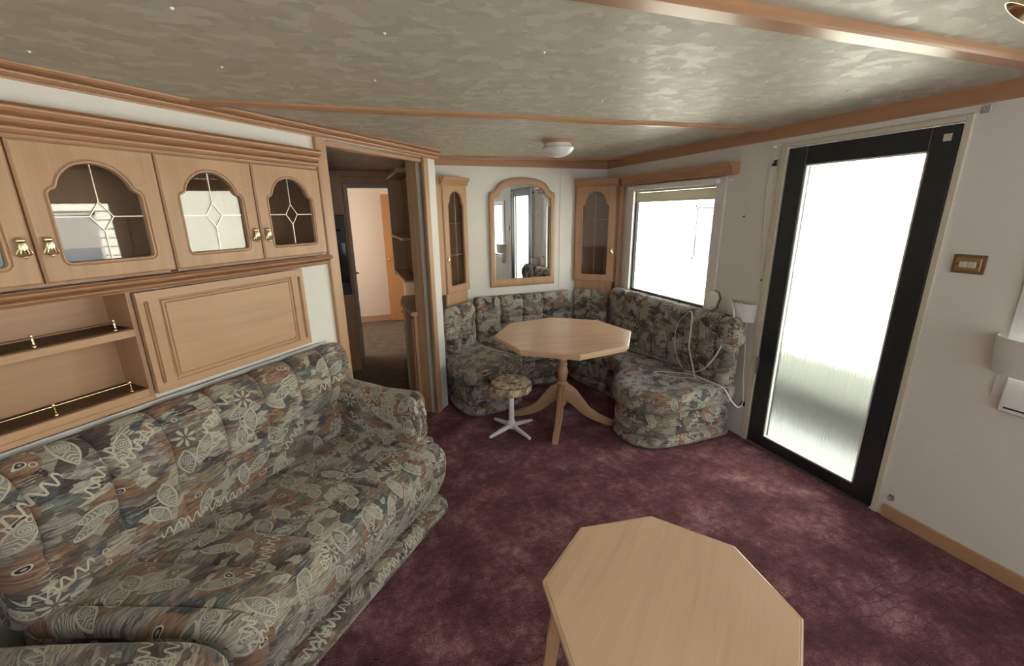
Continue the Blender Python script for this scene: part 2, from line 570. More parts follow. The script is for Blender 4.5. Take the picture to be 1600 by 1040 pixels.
# ------------------------------------------------------------------ mesh helpers
class MB:
    def __init__(self):
        self.v, self.f, self.uv, self.has_uv = [], [], [], False

    def face(self, idx, uv=None):
        self.f.append(tuple(idx))
        self.uv.append(uv)
        if uv is not None:
            self.has_uv = True

    def add(self, pts):
        b = len(self.v)
        self.v.extend([tuple(p) for p in pts])
        return b

    def box(self, x0, x1, y0, y1, z0, z1):
        b = self.add([(x, y, z) for x in (x0, x1) for y in (y0, y1) for z in (z0, z1)])
        for q in ((0, 1, 3, 2), (4, 6, 7, 5), (0, 4, 5, 1), (2, 3, 7, 6), (0, 2, 6, 4), (1, 5, 7, 3)):
            self.face([b + i for i in q])
        return self

    def obox(self, p, q, w, h, upv=(0, 0, 1)):
        """bar from p to q with cross-section w (sideways) x h (along up)"""
        p, q = Vector(p), Vector(q)
        d = (q - p).normalized()
        s = d.cross(Vector(upv)).normalized()
        u = s.cross(d)
        b = self.add([e + s * (w / 2 * i) + u * (h / 2 * j) for e in (p, q) for i, j in ((-1, -1), (1, -1), (1, 1), (-1, 1))])
        for f in ((3, 2, 1, 0), (4, 5, 6, 7), (0, 1, 5, 4), (1, 2, 6, 5), (2, 3, 7, 6), (3, 0, 4, 7)):
            self.face([b + i for i in f])
        return self

    def grid(self, P, UV=None, cu=False, cv=False):
        nu, nv = len(P), len(P[0])
        b = self.add([p for row in P for p in row])
        for i in range(nu if cu else nu - 1):
            for j in range(nv if cv else nv - 1):
                i2, j2 = (i + 1) % nu, (j + 1) % nv
                idx = (b + i * nv + j, b + i2 * nv + j, b + i2 * nv + j2, b + i * nv + j2)
                uv = None
                if UV is not None:
                    ue = UV[i][j], UV[i + 1 if i + 1 < len(UV) else i2][j], UV[i + 1 if i + 1 < len(UV) else i2][j + 1 if j + 1 < len(UV[0]) else j2], UV[i][j + 1 if j + 1 < len(UV[0]) else j2]
                    uv = ue
                self.face(idx, uv)
        return b

    def prism(self, poly, mapf, a, b_):
        """poly = 2D points, mapf(u, v, w) -> 3D, extruded from w=a to w=b_"""
        n = len(poly)
        k = self.add([mapf(u, v, a) for u, v in poly] + [mapf(u, v, b_) for u, v in poly])
        self.face([k + i for i in range(n)][::-1])
        self.face([k + n + i for i in range(n)])
        for i in range(n):
            j = (i + 1) % n
            self.face((k + i, k + j, k + n + j, k + n + i))
        return self

    def lathe(self, prof, seg=32, c=(0, 0)):
        rows = []
        for i in range(seg):
            a = 2 * PI * i / seg
            rows.append([(c[0] + r * math.cos(a), c[1] + r * math.sin(a), z) for r, z in prof])
        b = self.grid(rows, None, cu=True)
        n = len(prof)
        if prof[0][0] > 1e-5:
            self.face([b + i * n for i in range(seg)][::-1])
        if prof[-1][0] > 1e-5:
            self.face([b + i * n + n - 1 for i in range(seg)])
        return self

    def tube(self, pts, r, seg=8, flat=1.0, closed=False):
        pts = [Vector(p) for p in pts]
        n = len(pts)
        rows = []
        pu = None
        for i, p in enumerate(pts):
            d = (pts[(i + 1) % n] - pts[i - 1]) if closed else (pts[min(i + 1, n - 1)] - pts[max(i - 1, 0)])
            d.normalize()
            if pu is None:
                ref = Vector((0, 0, 1)) if abs(d.z) < 0.9 else Vector((1, 0, 0))
                s = d.cross(ref).normalized()
            else:
                s = (pu - d * pu.dot(d)).normalized()
            pu = s
            u = s.cross(d)
            rr = r[i] if isinstance(r, (list, tuple)) else r
            rows.append([p + s * (rr * math.cos(2 * PI * k / seg)) + u * (rr * flat * math.sin(2 * PI * k / seg)) for k in range(seg)])
        b = self.grid(rows, None, cu=closed, cv=True)
        if not closed:
            self.face([b + k for k in range(seg)])
            self.face([b + (n - 1) * seg + k for k in range(seg)][::-1])
        return self

    def build(self, name, mat, parent=None, smooth=None, bevel=0.0, segs=1, off=None):
        me = bpy.data.meshes.new(name)
        vs = self.v if off is None else [(x - off[0], y - off[1], z - off[2]) for x, y, z in self.v]
        me.from_pydata(vs, [], self.f)
        me.update()
        if self.has_uv or mat in (FABRIC, FABSTOOL):
            ul = me.uv_layers.new(name='UVMap')
            k = 0
            for p, uv in zip(me.polygons, self.uv):
                for li, vi in zip(p.loop_indices, p.vertices):
                    if uv is not None:
                        ul.data[li].uv = uv[li - p.loop_start]
                    else:
                        co = me.vertices[vi].co
                        nn = p.normal
                        ul.data[li].uv = (co.x, co.y) if abs(nn.z) > 0.6 else ((co.x, co.z) if abs(nn.y) > abs(nn.x) else (co.y, co.z))
        bm = bmesh.new()
        bm.from_mesh(me)
        bmesh.ops.recalc_face_normals(bm, faces=bm.faces)
        if bevel:
            es = [e for e in bm.edges if len(e.link_faces) == 2 and e.calc_face_angle(0) > 0.6]
            bmesh.ops.bevel(bm, geom=es, offset=bevel, segments=segs, profile=0.6, affect='EDGES', clamp_overlap=True)
        bm.to_mesh(me)
        bm.free()
        if smooth is not None:
            for p in me.polygons:
                p.use_smooth = True
            me.set_sharp_from_angle(angle=R(smooth))
        me.materials.append(mat)
        o = bpy.data.objects.new(name, me)
        col.objects.link(o)
        if off is not None:
            o.location = off
        if parent is not None:
            o.parent = parent
        return o


def tag(o, label=None, cat=None, group=None, kind=None):
    for k, v in (('label', label), ('category', cat), ('group', group), ('kind', kind)):
        if v:
            o[k] = v
    return o


def thing(name, label, cat, loc=(0, 0, 0), rz=0.0, group=None):
    o = bpy.data.objects.new(name, None)
    o.empty_display_size = 0.1
    col.objects.link(o)
    o.location = loc
    o.rotation_euler = (0, 0, rz)
    return tag(o, label, cat, group)


def struct(name, mb, mat, label, **kw):
    return tag(mb.build(name, mat, **kw), label, None, None, 'structure')


def copy_tree(o, parent=None):
    c = o.copy()
    col.objects.link(c)
    c.parent = parent
    for ch in list(o.children):
        copy_tree(ch, c)
    return c


def catmull(pts, n=6, closed=True):
    pts = [Vector(p) for p in pts]
    N_ = len(pts)
    out = []
    rng = range(N_) if closed else range(N_ - 1)
    for i in rng:
        if closed:
            p0, p1, p2, p3 = pts[i - 1], pts[i], pts[(i + 1) % N_], pts[(i + 2) % N_]
        else:
            p0, p1, p2, p3 = pts[max(i - 1, 0)], pts[i], pts[i + 1], pts[min(i + 2, N_ - 1)]
        for k in range(n):
            t = k / n
            out.append(0.5 * ((2 * p1) + (p2 - p0) * t + (2 * p0 - 5 * p1 + 4 * p2 - p3) * t * t + (3 * p1 - p0 - 3 * p2 + p3) * t ** 3))
    if not closed:
        out.append(pts[-1])
    return out


def loop_normals(pts, closed=True):
    """outward normals of a CCW 2D loop"""
    n = len(pts)
    out = []
    for i in range(n):
        a, b = pts[i - 1], pts[(i + 1) % n]
        t = Vector((b[0] - a[0], b[1] - a[1]))
        if t.length < 1e-9:
            t = Vector((1, 0))
        t.normalize()
        out.append((t.y, -t.x))
    return out


def cushion(mb, prof, posf, s0, s1, seams=(), depth=0.012, wt=None, end_r=0.05, end_r0=None, ns=90, uvo=(0, 0), hdip=None):
    """closed CCW profile (b, z) swept over s; posf(s, b, z, t) -> 3D; seams pinch the surface, ends are rounded"""
    prof = [(p[0], p[1]) for p in prof]
    bl_, bh_ = min(p[0] for p in prof), max(p[0] for p in prof)
    zl_, zh_ = min(p[1] for p in prof), max(p[1] for p in prof)
    cb_, cz_, hb_, hz_ = (bl_ + bh_) / 2, (zl_ + zh_) / 2, (bh_ - bl_) / 2, (zh_ - zl_) / 2
    nrm = loop_normals(prof)
    n = len(prof)
    cum = [0.0]
    for i in range(n):
        a, b = prof[i], prof[(i + 1) % n]
        cum.append(cum[-1] + math.hypot(a[0] - b[0], a[1] - b[1]))
    L = s1 - s0
    e0 = end_r if end_r0 is None else end_r0
    ts = [i / ns for i in range(ns + 1)]
    extra = []
    for k in range(1, 7):
        f = (1 - math.cos(k / 6 * PI / 2))
        extra += [e0 * f / L, 1 - end_r * f / L]
    for q in seams:
        for d in (-0.010, -0.004, 0, 0.004, 0.010):
            extra.append((q + d - s0) / L)
    ts = sorted(set(round(t, 6) for t in ts + extra if 0 <= t <= 1))
    rows, uvs = [], []
    bounds = sorted([s0] + [q for q in seams if s0 < q < s1] + [s1])
    for t in ts:
        s = s0 + L * t
        dl, dr = s - s0, s1 - s
        ins = 0.0
        if e0 > 0 and dl < e0:
            ins = max(ins, e0 * (1 - math.sqrt(max(0, 1 - (1 - dl / e0) ** 2))))
        if end_r > 0 and dr < end_r:
            ins = max(ins, end_r * (1 - math.sqrt(max(0, 1 - (1 - dr / end_r) ** 2))))
        puff = 0.0
        for a, b in zip(bounds, bounds[1:]):
            if a - 1e-9 <= s <= b + 1e-9:
                x = abs(2 * (s - a) / (b - a) - 1)
                if a == s0 and s < (a + b) / 2: x = 0
                if b == s1 and s > (a + b) / 2: x = 0
                puff = -depth * x ** 7
        row, ur = [], []
        for j, (b, z) in enumerate(prof):
            w = 1.0 if wt is None else wt(b, z)
            d = puff * w + (hdip(b, z) if hdip else 0)
            kb, kz = 1 - min(.97, ins / hb_), 1 - min(.97, ins / hz_)
            row.append(posf(s, cb_ + (b + nrm[j][0] * d - cb_) * kb, cz_ + (z + nrm[j][1] * d - cz_) * kz, t))
            ur.append((s + uvo[0], cum[j] + uvo[1]))
        ur.append((s + uvo[0], cum[n] + uvo[1]))
        rows.append(row)
        uvs.append(ur)
    b0 = mb.grid(rows, uvs, cv=True)
    for k, rv in ((0, False), (len(rows) - 1, True)):
        idx = [b0 + k * n + j for j in range(n)]
        uvc = [(prof[j][0] + uvo[0], prof[j][1] + uvo[1]) for j in range(n)]
        if rv:
            idx, uvc = idx[::-1], uvc[::-1]
        mb.face(idx, uvc)
    return mb


def pad(mb, outline, prof, top=True, bottom=True, uvo=(0, 0)):
    """closed CCW plan outline lofted through (inset, z) steps"""
    pts = [(p[0], p[1]) for p in outline]
    nr = loop_normals(pts)
    n = len(pts)
    cum = [0.0]
    for i in range(n):
        a, b = pts[i], pts[(i + 1) % n]
        cum.append(cum[-1] + math.hypot(a[0] - b[0], a[1] - b[1]))
    rows, uvs = [], []
    pl = 0.0
    for k, (ins, z) in enumerate(prof):
        if k:
            pl += math.hypot(ins - prof[k - 1][0], z - prof[k - 1][1])
        rows.append([(pts[i][0] - nr[i][0] * ins, pts[i][1] - nr[i][1] * ins, z) for i in range(n)])
        uvs.append([(cum[i] + uvo[0], pl + uvo[1]) for i in range(n + 1)])
    b = mb.grid(rows, uvs, cv=True)
    for k, on, rv in ((0, bottom, True), (len(rows) - 1, top, False)):
        if on:
            idx = [b + k * n + j for j in range(n)]
            uvc = [(rows[k][j][0] + uvo[0], rows[k][j][1] + uvo[1]) for j in range(n)]
            if rv:
                idx, uvc = idx[::-1], uvc[::-1]
            mb.face(idx, uvc)
    return mb


def star(poly, angs, c):
    """points of a closed polygon seen from c along the given angles"""
    out = []
    n = len(poly)
    for a in angs:
        dx, dy = math.cos(a), math.sin(a)
        best = None
        for i in range(n):
            x1, y1 = poly[i][0] - c[0], poly[i][1] - c[1]
            x2, y2 = poly[(i + 1) % n][0] - c[0], poly[(i + 1) % n][1] - c[1]
            ex, ey = x2 - x1, y2 - y1
            den = dx * ey - dy * ex
            if abs(den) < 1e-12:
                continue
            tt = (x1 * ey - y1 * ex) / den
            uu = (x1 * dy - y1 * dx) / den
            if tt > 1e-9 and -1e-6 <= uu <= 1 + 1e-6 and (best is None or tt > best):
                best = tt
        out.append((c[0] + dx * best, c[1] + dy * best))
    return out


def plate_with_hole(mb, rect, hole, th, bead=0.009, c=None, edge=0.006, back=True):
    """door leaf in the local x-z plane facing -y: y=0 is the back, y=-th the front; hole has a rounded bead"""
    x0, x1, z0, z1 = rect
    c = c or ((x0 + x1) / 2, sum(p[1] for p in hole) / len(hole))
    rp = [(x0, z0), (x1, z0), (x1, z1), (x0, z1)]
    angs = set(round(2 * PI * i / 80, 5) for i in range(80))
    for p in list(rp) + list(hole):
        angs.add(round(math.atan2(p[1] - c[1], p[0] - c[0]) % (2 * PI), 5))
    angs = sorted(angs)
    ho = star(hole, angs, c)
    nr = loop_normals(ho)

    def off(d):
        return [(p[0] + q[0] * d, p[1] + q[1] * d) for p, q in zip(ho, nr)]

    def rect_in(d):
        return star([(x0 + d, z0 + d), (x1 - d, z0 + d), (x1 - d, z1 - d), (x0 + d, z1 - d)], angs, c)
    loops = [(rect_in(0), 0.0), (rect_in(0), -th + edge), (rect_in(edge), -th), (rect_in(edge * 1.6), -th),
             (off(bead * 1.5), -th), (off(bead * 1.35), -th + 0.0035), (off(bead * 1.1), -th + 0.002), (off(bead * 0.8), -th - 0.0015),
             (off(bead * 0.35), -th - 0.001), (off(0.0005), -th + 0.005), (ho, -th + 0.012 if th > 0.014 else -0.001), (ho, 0.0)]
    mb.grid([[(p[0], y, p[1]) for p in lp] for lp, y in loops] + ([[(p[0], 0.0, p[1]) for p in loops[0][0]]] if back else []), None, cv=True)
    return ho


def fill_poly(mb, pts, y, th):
    mb.prism(pts, lambda u, v, w: (u, w, v), y, y + th)


def ogee(w, h, x=0.0, z=0.0, r=0.012):
    """cabinet light: round bottom corners, shouldered arch top; half width w/2"""
    half = [(1, .66), (0.985, .695), (0.94, .715), (0.87, .725), (0.81, .745), (0.77, .78), (0.735, .82), (0.68, .86), (0.58, .905), (0.46, .945), (0.32, .975), (0.16, .994)]
    hw = w / 2
    pts = []
    for k in range(5):
        a = -PI / 2 + k / 4 * PI / 2
        pts.append((hw - r + r * math.cos(a), r + r * math.sin(a)))
    pts += [(hw * a, h * b) for a, b in half]
    pts.append((0, h))
    pts += [(-hw * a, h * b) for a, b in half[::-1]]
    for k in range(5):
        a = PI + k / 4 * PI / 2
        pts.append((-hw + r + r * math.cos(a), r + r * math.sin(a)))
    return [(x + p, z + q) for p, q in pts]


def moulding(name, prof, p, q, out, mat, parent=None, cap=True):
    """profile (d outward, z) extruded from p to q (xy); out = outward unit vector"""
    mb = MB()
    p, q, out = Vector((*p[:2], 0)), Vector((*q[:2], 0)), Vector((*out[:2], 0))
    mb.prism(prof, lambda u, v, w: tuple(p.lerp(q, w) + out * u + Vector((0, 0, v))), 0.0, 1.0)
    return mb.build(name, mat, parent)


def wall(mb, axis, c0, c1, a0, a1, z0, z1, holes):
    """boxes between c0..c1 thick, a0..a1 long, leaving rectangular holes (a0,a1,z0,z1)"""
    cuts = sorted(set([a0, a1] + [h[0] for h in holes] + [h[1] for h in holes]))
    for p, q in zip(cuts, cuts[1:]):
        hs = sorted([h for h in holes if h[0] <= p + 1e-6 and h[1] >= q - 1e-6], key=lambda h: h[2])
        z = z0
        for h in hs + [None]:
            top = h[2] if h else z1
            if top > z + 1e-6:
                if axis == 'y':
                    mb.box(c0, c1, p, q, z, top)
                else:
                    mb.box(p, q, c0, c1, z, top)
            if h:
                z = h[3]
    return mb


# ------------------------------------------------------------------ the room
struct('floor', MB().prism([(XL, YR), (XW, YR), (XW, YB), (0.60, YB), (0.60, 3.30), tuple(DP(2.75, ND)[:2]), tuple(DP(0.226, ND)[:2])], lambda u, v, w: (u, v, w), -0.03, 0.0), CARPET, 'burgundy carpet worn into creases, covering the lounge floor')
kf = struct('floor.001', MB().prism([tuple(DP(0.23, ND - 0.001)[:2]), tuple(DP(2.749, ND - 0.001)[:2]), (0.599, 3.262), (0.599, 4.9), (XW, 4.9), (XW, 6.75), (XL, 6.75)], lambda u, v, w: (u, v, w), -0.03, -0.002), KFLOOR, 'worn brown carpet in the passage beyond the doorway')

cm = MB()
cx0, cx1 = XL - 0.06, XW + 0.06
b = cm.add([(cx0, YR - .06, ceil_z(cx0)), (cx1, YR - .06, ceil_z(cx1)), (cx1, 6.8, ceil_z(cx1)), (cx0, 6.8, ceil_z(cx0)),
            (cx0, YR - .06, 2.12), (cx1, YR - .06, 2.12), (cx1, 6.8, 2.12), (cx0, 6.8, 2.12)])
for q in ((0, 3, 2, 1), (4, 5, 6, 7), (0, 1, 5, 4), (1, 2, 6, 5), (2, 3, 7, 6), (3, 0, 4, 7)):
    cm.face([b + i for i in q])
ceiling = struct('ceiling', cm, CEILM, 'mottled beige papered ceiling with white screw heads')
screw = None
for (sx, sy) in [(-0.288, 1.243), (0.147, 1.255), (0.588, 1.27), (1.042, 1.293), (1.515, 1.324), (1.983, 1.339), (-0.711, 1.629), (-0.284, 1.642), (0.152, 1.668), (0.596, 1.696), (1.07, 1.73), (1.522, 1.752), (-0.094, 2.464), (0.142, 2.499), (0.60, 2.50), (1.06, 2.51), (1.98, 1.76)]:
    if screw is None:
        screw = MB().lathe([(0.0042, 0.0), (0.0038, -0.0025), (0.0024, -0.0045), (0.0001, -0.005)], 12).build('screw_cap', WHITEM, ceiling, 60)
        o = screw
    else:
        o = screw.copy()
        col.objects.link(o)
    o.location = (sx, sy, ceil_z(sx))

HT = 2.08
DOOR = (1.172, 1.962, 0.0, 1.905)
WIN1 = (2.47, 3.43, 0.835, 1.735)
WIN2 = (-0.45, 0.765, 0.84, 1.70)
WINB_ADDED = (5.1, 6.6, 0.85, 1.75)  # unseen window added to light the far room
WINL_ADDED = (5.15, 6.35, 0.85, 1.75)  # second unseen window, added only to brighten the far room
wr = wall(MB(), 'y', XW, XW + 0.06, YR, 6.75, 0, HT, [DOOR, WIN1, WIN2, WINB_ADDED])
struct('wall_right', wr, WALLR, 'off-white papered outer wall with door and window')
struct('wall_back', MB().box(0.56, XW, YB, YB + 0.05, 0, HT), WALL, 'pale papered wall behind the corner bench')
struct('trim_1', MB().box(1.972, 1.980, YB - 0.004, YB, 0.80, 1.97), WALL, 'thin white joint strip on the back wall')
# slanted partition, built in its own frame (s, -n, z)
wd = wall(MB(), 'x', -ND, -ND + 0.05, 0.226, 2.87, 0, HT, [(0.262, 1.728, 1.362, 1.795), (0.262, 0.845, 0.928, 1.312), (1.835, 2.702, 0.0, 1.925)])
o = struct('wall_partition', wd, WALL, 'pale slanted partition carrying the wall unit and the doorway')
o.rotation_euler = (0, 0, RZD)
E0 = DP(2.87, ND)
struct('wall_pier', MB().prism([tuple(DP(2.78, ND - .05)[:2]), tuple(DP(2.865, ND - .05)[:2]), (0.672, 3.365), (0.672, YB), (0.56, YB)], lambda u, v, w: (u, v, w), 0, HT), WALL, 'short white wall end beside the doorway')
wl = wall(MB(), 'y', XL - 0.06, XL, YR, 6.75, 0, HT, [WINL_ADDED])
struct('wall_left', wl, WALL, 'plain pale outer wall behind the corner sofa')
RWIN = (-0.95, 2.30, 0.74, 1.85)  # unseen end window, widened to let more daylight into the lounge
struct('wall_rear', wall(MB(), 'x', YR - 0.06, YR, XL - .06, XW + .06, 0, HT, [RWIN]), WALL, 'pale end wall with the widened window')
struct('wall_passage', wall(MB(), 'y', 0.56, 0.599, YB + .05, 4.9, 0, HT, []), WALLK, 'wood panelled side wall of the passage')
struct('wall_inner', wall(MB(), 'x', 4.90, 4.96, XL, XW, 0, HT, [(0.075, 0.615, 0.0, 1.825)]), WALLK, 'wood panelled cross wall with the inner doorway')
struct('wall_far', MB().box(XL, XW, 6.70, 6.75, 0, HT), WALLPINK, 'pinkish wall of the far room')


# crown mouldings and ceiling strips
def flutes(d, z0, z1, n=3):
    """stepped profile: n half-round beads parted by sharp coves, growing outwards to the top"""
    pts = [(0, z0), (d * .16, z0)]
    h = (z1 - z0)
    for i in range(n):
        za, zb = z0 + h * (.04 + .92 * i / n), z0 + h * (.04 + .92 * (i + 1) / n)
        da, db = d * (.18 + .80 * i / n), d * (.18 + .80 * (i + 1) / n)
        pts += [(da, za + (zb - za) * .06), (da + (db - da) * .55, za + (zb - za) * .18), (db, za + (zb - za) * .48), (db + d * .02, za + (zb - za) * .70), (da + (db - da) * .80, za + (zb - za) * .84), (da + (db - da) * .45, za + (zb - za) * .97)]
    pts += [(d, z1 - h * .03), (d, z1), (0, z1)]
    return pts


def crown(z0, z1, d):
    return flutes(d, z0, z1, 3)


tn = [1]


def trim(mbobj, label):
    tn[0] += 1
    mbobj.name = 'trim_%d' % tn[0]
    mbobj.data.name = mbobj.name
    return tag(mbobj, label, None, None, 'structure')


flat_crown = lambda z0, z1, d: [(0, z0), (d * .55, z0), (d * .62, z0 + .006), (d * .62, z0 + (z1 - z0) * .7), (d, z0 + (z1 - z0) * .82), (d, z1), (0, z1)]
p, q = DP(0.226, ND), DP(2.885, ND)
trim(moulding('t', crown(1.938, 2.012, 0.060), p, q, NV, WT[0]), 'fluted wood crown moulding along the slanted partition')
trim(moulding('t', flat_crown(1.962, 2.045, 0.030), (XW, YR), (XW, YB), (-1, 0), WS[1]), 'wood crown moulding along the outer wall')
trim(moulding('t', flat_crown(1.958, 2.035, 0.030), (0.60, YB), (XW, YB), (0, -1), WS[0]), 'wood crown moulding along the back wall')


def ceil_strip(y0, y1, xa, xb, label, h=0.016):
    mb = MB()
    pr = [(y0, 0.004), (y0, -h * .55), (y0 + .006, -h * .75), (y0 + .012, -h), (y1 - .012, -h), (y1 - .006, -h * .75), (y1, -h * .55), (y1, 0.004)]
    k = len(pr)
    b = mb.add([(xa, y, ceil_z(xa) + z) for y, z in pr] + [(xb, y, ceil_z(xb) + z) for y, z in pr])
    mb.face([b + i for i in range(k)])
    mb.face([b + k + i for i in range(k)][::-1])
    for i in range(k):
        j = (i + 1) % k
        mb.face((b + i, b + j, b + k + j, b + k + i))
    return trim(mb.build('t', WS[0]), label)


ceil_strip(2.07, 2.13, -0.52, XW - .02, 'narrow wood strip across the ceiling ending over the wall unit')
ceil_strip(0.855, 0.93, XL, XW - .02, 'wide wood strip across the ceiling beside the brass spotlight', 0.022)
ceil_strip(3.585, 3.625, 0.62, XW - .02, 'thin wood strip across the ceiling near the back wall')
# doorway frame
def post(s0, s1, label):
    mb = MB()
    mb.box(s0, s1, -ND - 0.020, -ND + 0.055, 0, 1.94)
    ob = trim(mb.build('t', W[2], None, bevel=0.004), label)
    ob.rotation_euler = (0, 0, RZD)
    return ob


post(1.758, 1.815, 'beech door post beside the wall unit')
mb = MB().box(1.815, 1.838, -ND - 0.008, -ND + 0.06, 0, 1.93)
ob = trim(mb.build('t', W[2], None, bevel=0.003), 'thin inner edge of the beech door post')
ob.rotation_euler = (0, 0, RZD)
post(2.702, 2.756, 'beech door post beside the corner bench')
mb = MB().box(2.702, 2.714, -ND + 0.055, -ND + 0.135, 0, 1.93)
ob = trim(mb.build('t', WKIT, None), 'inner lining of the doorway beside the kitchen cabinet')
ob.rotation_euler = (0, 0, RZD)
mb = MB().box(1.838, 2.702, -ND + 0.0, -ND + 0.055, 1.905, 1.94)
ob = trim(mb.build('t', W[0], None, bevel=0.003), 'beech head rail over the doorway')
ob.rotation_euler = (0, 0, RZD)
struct('baseboard_right', MB().box(XW - 0.016, XW, YR, 1.118, 0.0, 0.072), W[1], 'beech skirting board below the light switch', bevel=0.004)
struct('baseboard_far', MB().box(XL, 0.56, 6.684, 6.70, 0.0, 0.085), W[0], 'wood skirting in the far room')
# cream trim round the door
ds = MB().box(XW - 0.012, XW + .004, 1.142, 1.170, 0, 1.932).box(XW - 0.012, XW + .004, 1.964, 2.008, 0, 1.932).box(XW - 0.012, XW + .004, 1.170, 1.964, 1.906, 1.932)
trim(ds.build('t', CREAM, None, bevel=0.003), 'cream plastic trim round the black door')

# ------------------------------------------------------------------ black glazed door
dr = tag(thing('door_1', 'black framed glass door with streaky obscured glass', None, (XW, 1.567, 0)), kind='structure')
y0, y1, z0, z1 = 1.176 - 1.567, 1.958 - 1.567, 0.012, 1.90
gy0, gy1, gz0, gz1 = 1.278 - 1.567, 1.846 - 1.567, 0.085, 1.802
MB().box(-.006, .05, y0, gy0, z0, z1).build('stile', DOORBLK, dr, bevel=0.004)
MB().box(-.006, .05, gy1, y1, z0, z1).build('stile', DOORBLK, dr, bevel=0.004)
MB().box(-.006, .05, gy0, gy1, gz1, z1).build('top_rail', DOORBLK, dr, bevel=0.004)
MB().box(-.006, .05, gy0, gy1, z0, gz0).build('bottom_rail', DOORBLK, dr, bevel=0.004)
MB().box(.020, .027, gy0 - .006, gy1 + .006, gz0 - .006, gz1 + .006).build('glass', REEDED, dr)
gb = MB()
for a in ((gy0, gy0 + .008, gz0, gz1), (gy1 - .008, gy1, gz0, gz1), (gy0, gy1, gz0, gz0 + .008), (gy0, gy1, gz1 - .008, gz1)):
    gb.box(-.001, .019, *a)
gb.build('glazing_bead', WHITEP, dr)
hg = MB().box(-.014, -.006, y1 - .012, y1 + .010, .50, .615)
hg.tube([(-.016, y1 - .001, .50), (-.016, y1 - .001, .615)], .006, 10)
hg.build('hinge', CHROME, dr)
MB().box(-.009, -.006, gy0 - .075, gy0 - .045, 1.835, 1.865).build('latch_plate', CREAM, dr, bevel=0.002)
MB().box(-.012, .055, y0, y1, 0.0, 0.012).build('sill_strip', CHROME, dr)

# ------------------------------------------------------------------ windows
def window(n, hole, x_in, label, axis=1, surround=0.08):
    a0, a1, z0, z1 = hole
    t = tag(thing('window_%d' % n, label, None, (XW, (a0 + a1) / 2, z0)), kind='structure')
    c = (a0 + a1) / 2
    A0, A1, Z0, Z1 = a0 - c, a1 - c, 0, z1 - z0
    fr = MB()
    s = surround
    for bx in ((A0 - s, A0 + .006, Z0 - s * .5, Z1 + s * .6), (A1 - .006, A1 + s, Z0 - s * .5, Z1 + s * .6), (A0, A1, Z1 - .004, Z1 + s * .6), (A0, A1, Z0 - s * .5, Z0 + .004)):
        fr.box(-.014, .004, *bx)
    fr.build('window_frame', WHITEP, t, bevel=0.003)
    se = MB()
    for bx in ((A0, A0 + .018, Z0, Z1), (A1 - .018, A1, Z0, Z1), (A0, A1, Z1 - .016, Z1), (A0, A1, Z0, Z0 + .018)):
        se.box(.018, .05, *bx)
    se.build('rubber_seal', SEALM, t, bevel=0.003)
    MB().box(.036, .040, A0 + .01, A1 - .01, Z0 + .01, Z1 - .01).build('pane', GLASS, t)
    return t


w1 = window(1, WIN1, XW, 'clear window with white surround behind the long bench cushion')
window(2, WIN2, XW, 'window with white surround past the light switch', surround=0.095)
window(3, WINB_ADDED, XW, 'unseen window added to light the far room')
rw = tag(thing('window_4', 'unseen window in the end wall, widened for more daylight', None, ((RWIN[0] + RWIN[1]) / 2, YR, RWIN[2])), kind='structure')
hw, hz = (RWIN[1] - RWIN[0]) / 2, RWIN[3] - RWIN[2]
fr = MB()
for bx in ((-hw - .06, -hw, -.04, hz + .04), (hw, hw + .06, -.04, hz + .04), (-hw, hw, hz, hz + .04), (-hw, hw, -.04, 0), (-.03, .03, 0, hz)):
    fr.box(bx[0], bx[1], -.05, .014, bx[2], bx[3])
fr.build('window_frame', WHITEP, rw, bevel=0.003)
MB().box(-hw, hw, -.030, -.026, 0, hz).build('pane', GLASS, rw)

w5 = window(5, WINL_ADDED, XL, 'unseen curtained window added to brighten the other side of the far room')
w5.location.x = XL
w5.rotation_euler = (0, 0, PI)
nc = MB()  # net added to turn sun through the added window into soft light
rows = [[(XL + .05 + .012 * math.sin(i * 1.3), 5.05 + i * .022, z) for z in (.75, 1.85)] for i in range(64)]
nc.grid(rows)
tag(nc.build('added_net_curtain', BLIND2, None, 60), 'white net curtain added over the unseen far room window to soften its light', 'curtain')

# roller blind of window 1
bl = thing('roller_blind', 'mostly rolled-up pale roller blind at the top of the window', 'blind', (XW - .03, 2.93, 1.60))
MB().box(-.030, .010, -.50, .52, .135, .172).build('cassette', WHITEM, bl, bevel=0.006, segs=2)
MB().box(.034, .036, -.445, .47, .045, .110).build('cloth', BLIND, bl)
MB().tube([(.035, -.445, .040), (.035, .47, .040)], .006, 8).build('bottom_bar', BLIND, bl, 60)
hd = MB().box(.034, .036, -.445, .47, .109, .114).box(.034, .036, -.445, .47, .124, .136)
for i in range(46):
    yy = -.44 + i * .0198
    hd.box(.034, .036, yy + .0105, yy + .0198, .114, .124)
tag(hd.build('perforated_strip', BLIND, bl), 'strip with a row of small holes')
# wooden pelmet
pel = tag(moulding('window_pelmet', [(0, 0), (.055, 0), (.060, .010), (.068, .016), (.068, .045), (.080, .055), (.095, .066), (.098, .078), (0, .078)], (0, -.66), (0, .58), (-1, 0), WT[1]), 'stepped beech pelmet over the window and the roller blind', 'pelmet')
pel.location = (XW, 2.96, 1.786)

# ------------------------------------------------------------------ wall unit on the slanted partition
FN = 1.79            # distance of the cabinet fronts along -normal


def droot(name, label, cat, s, n, z=0.0, group=None):
    return thing(name, label, cat, DP(s, n, z), RZD, group)


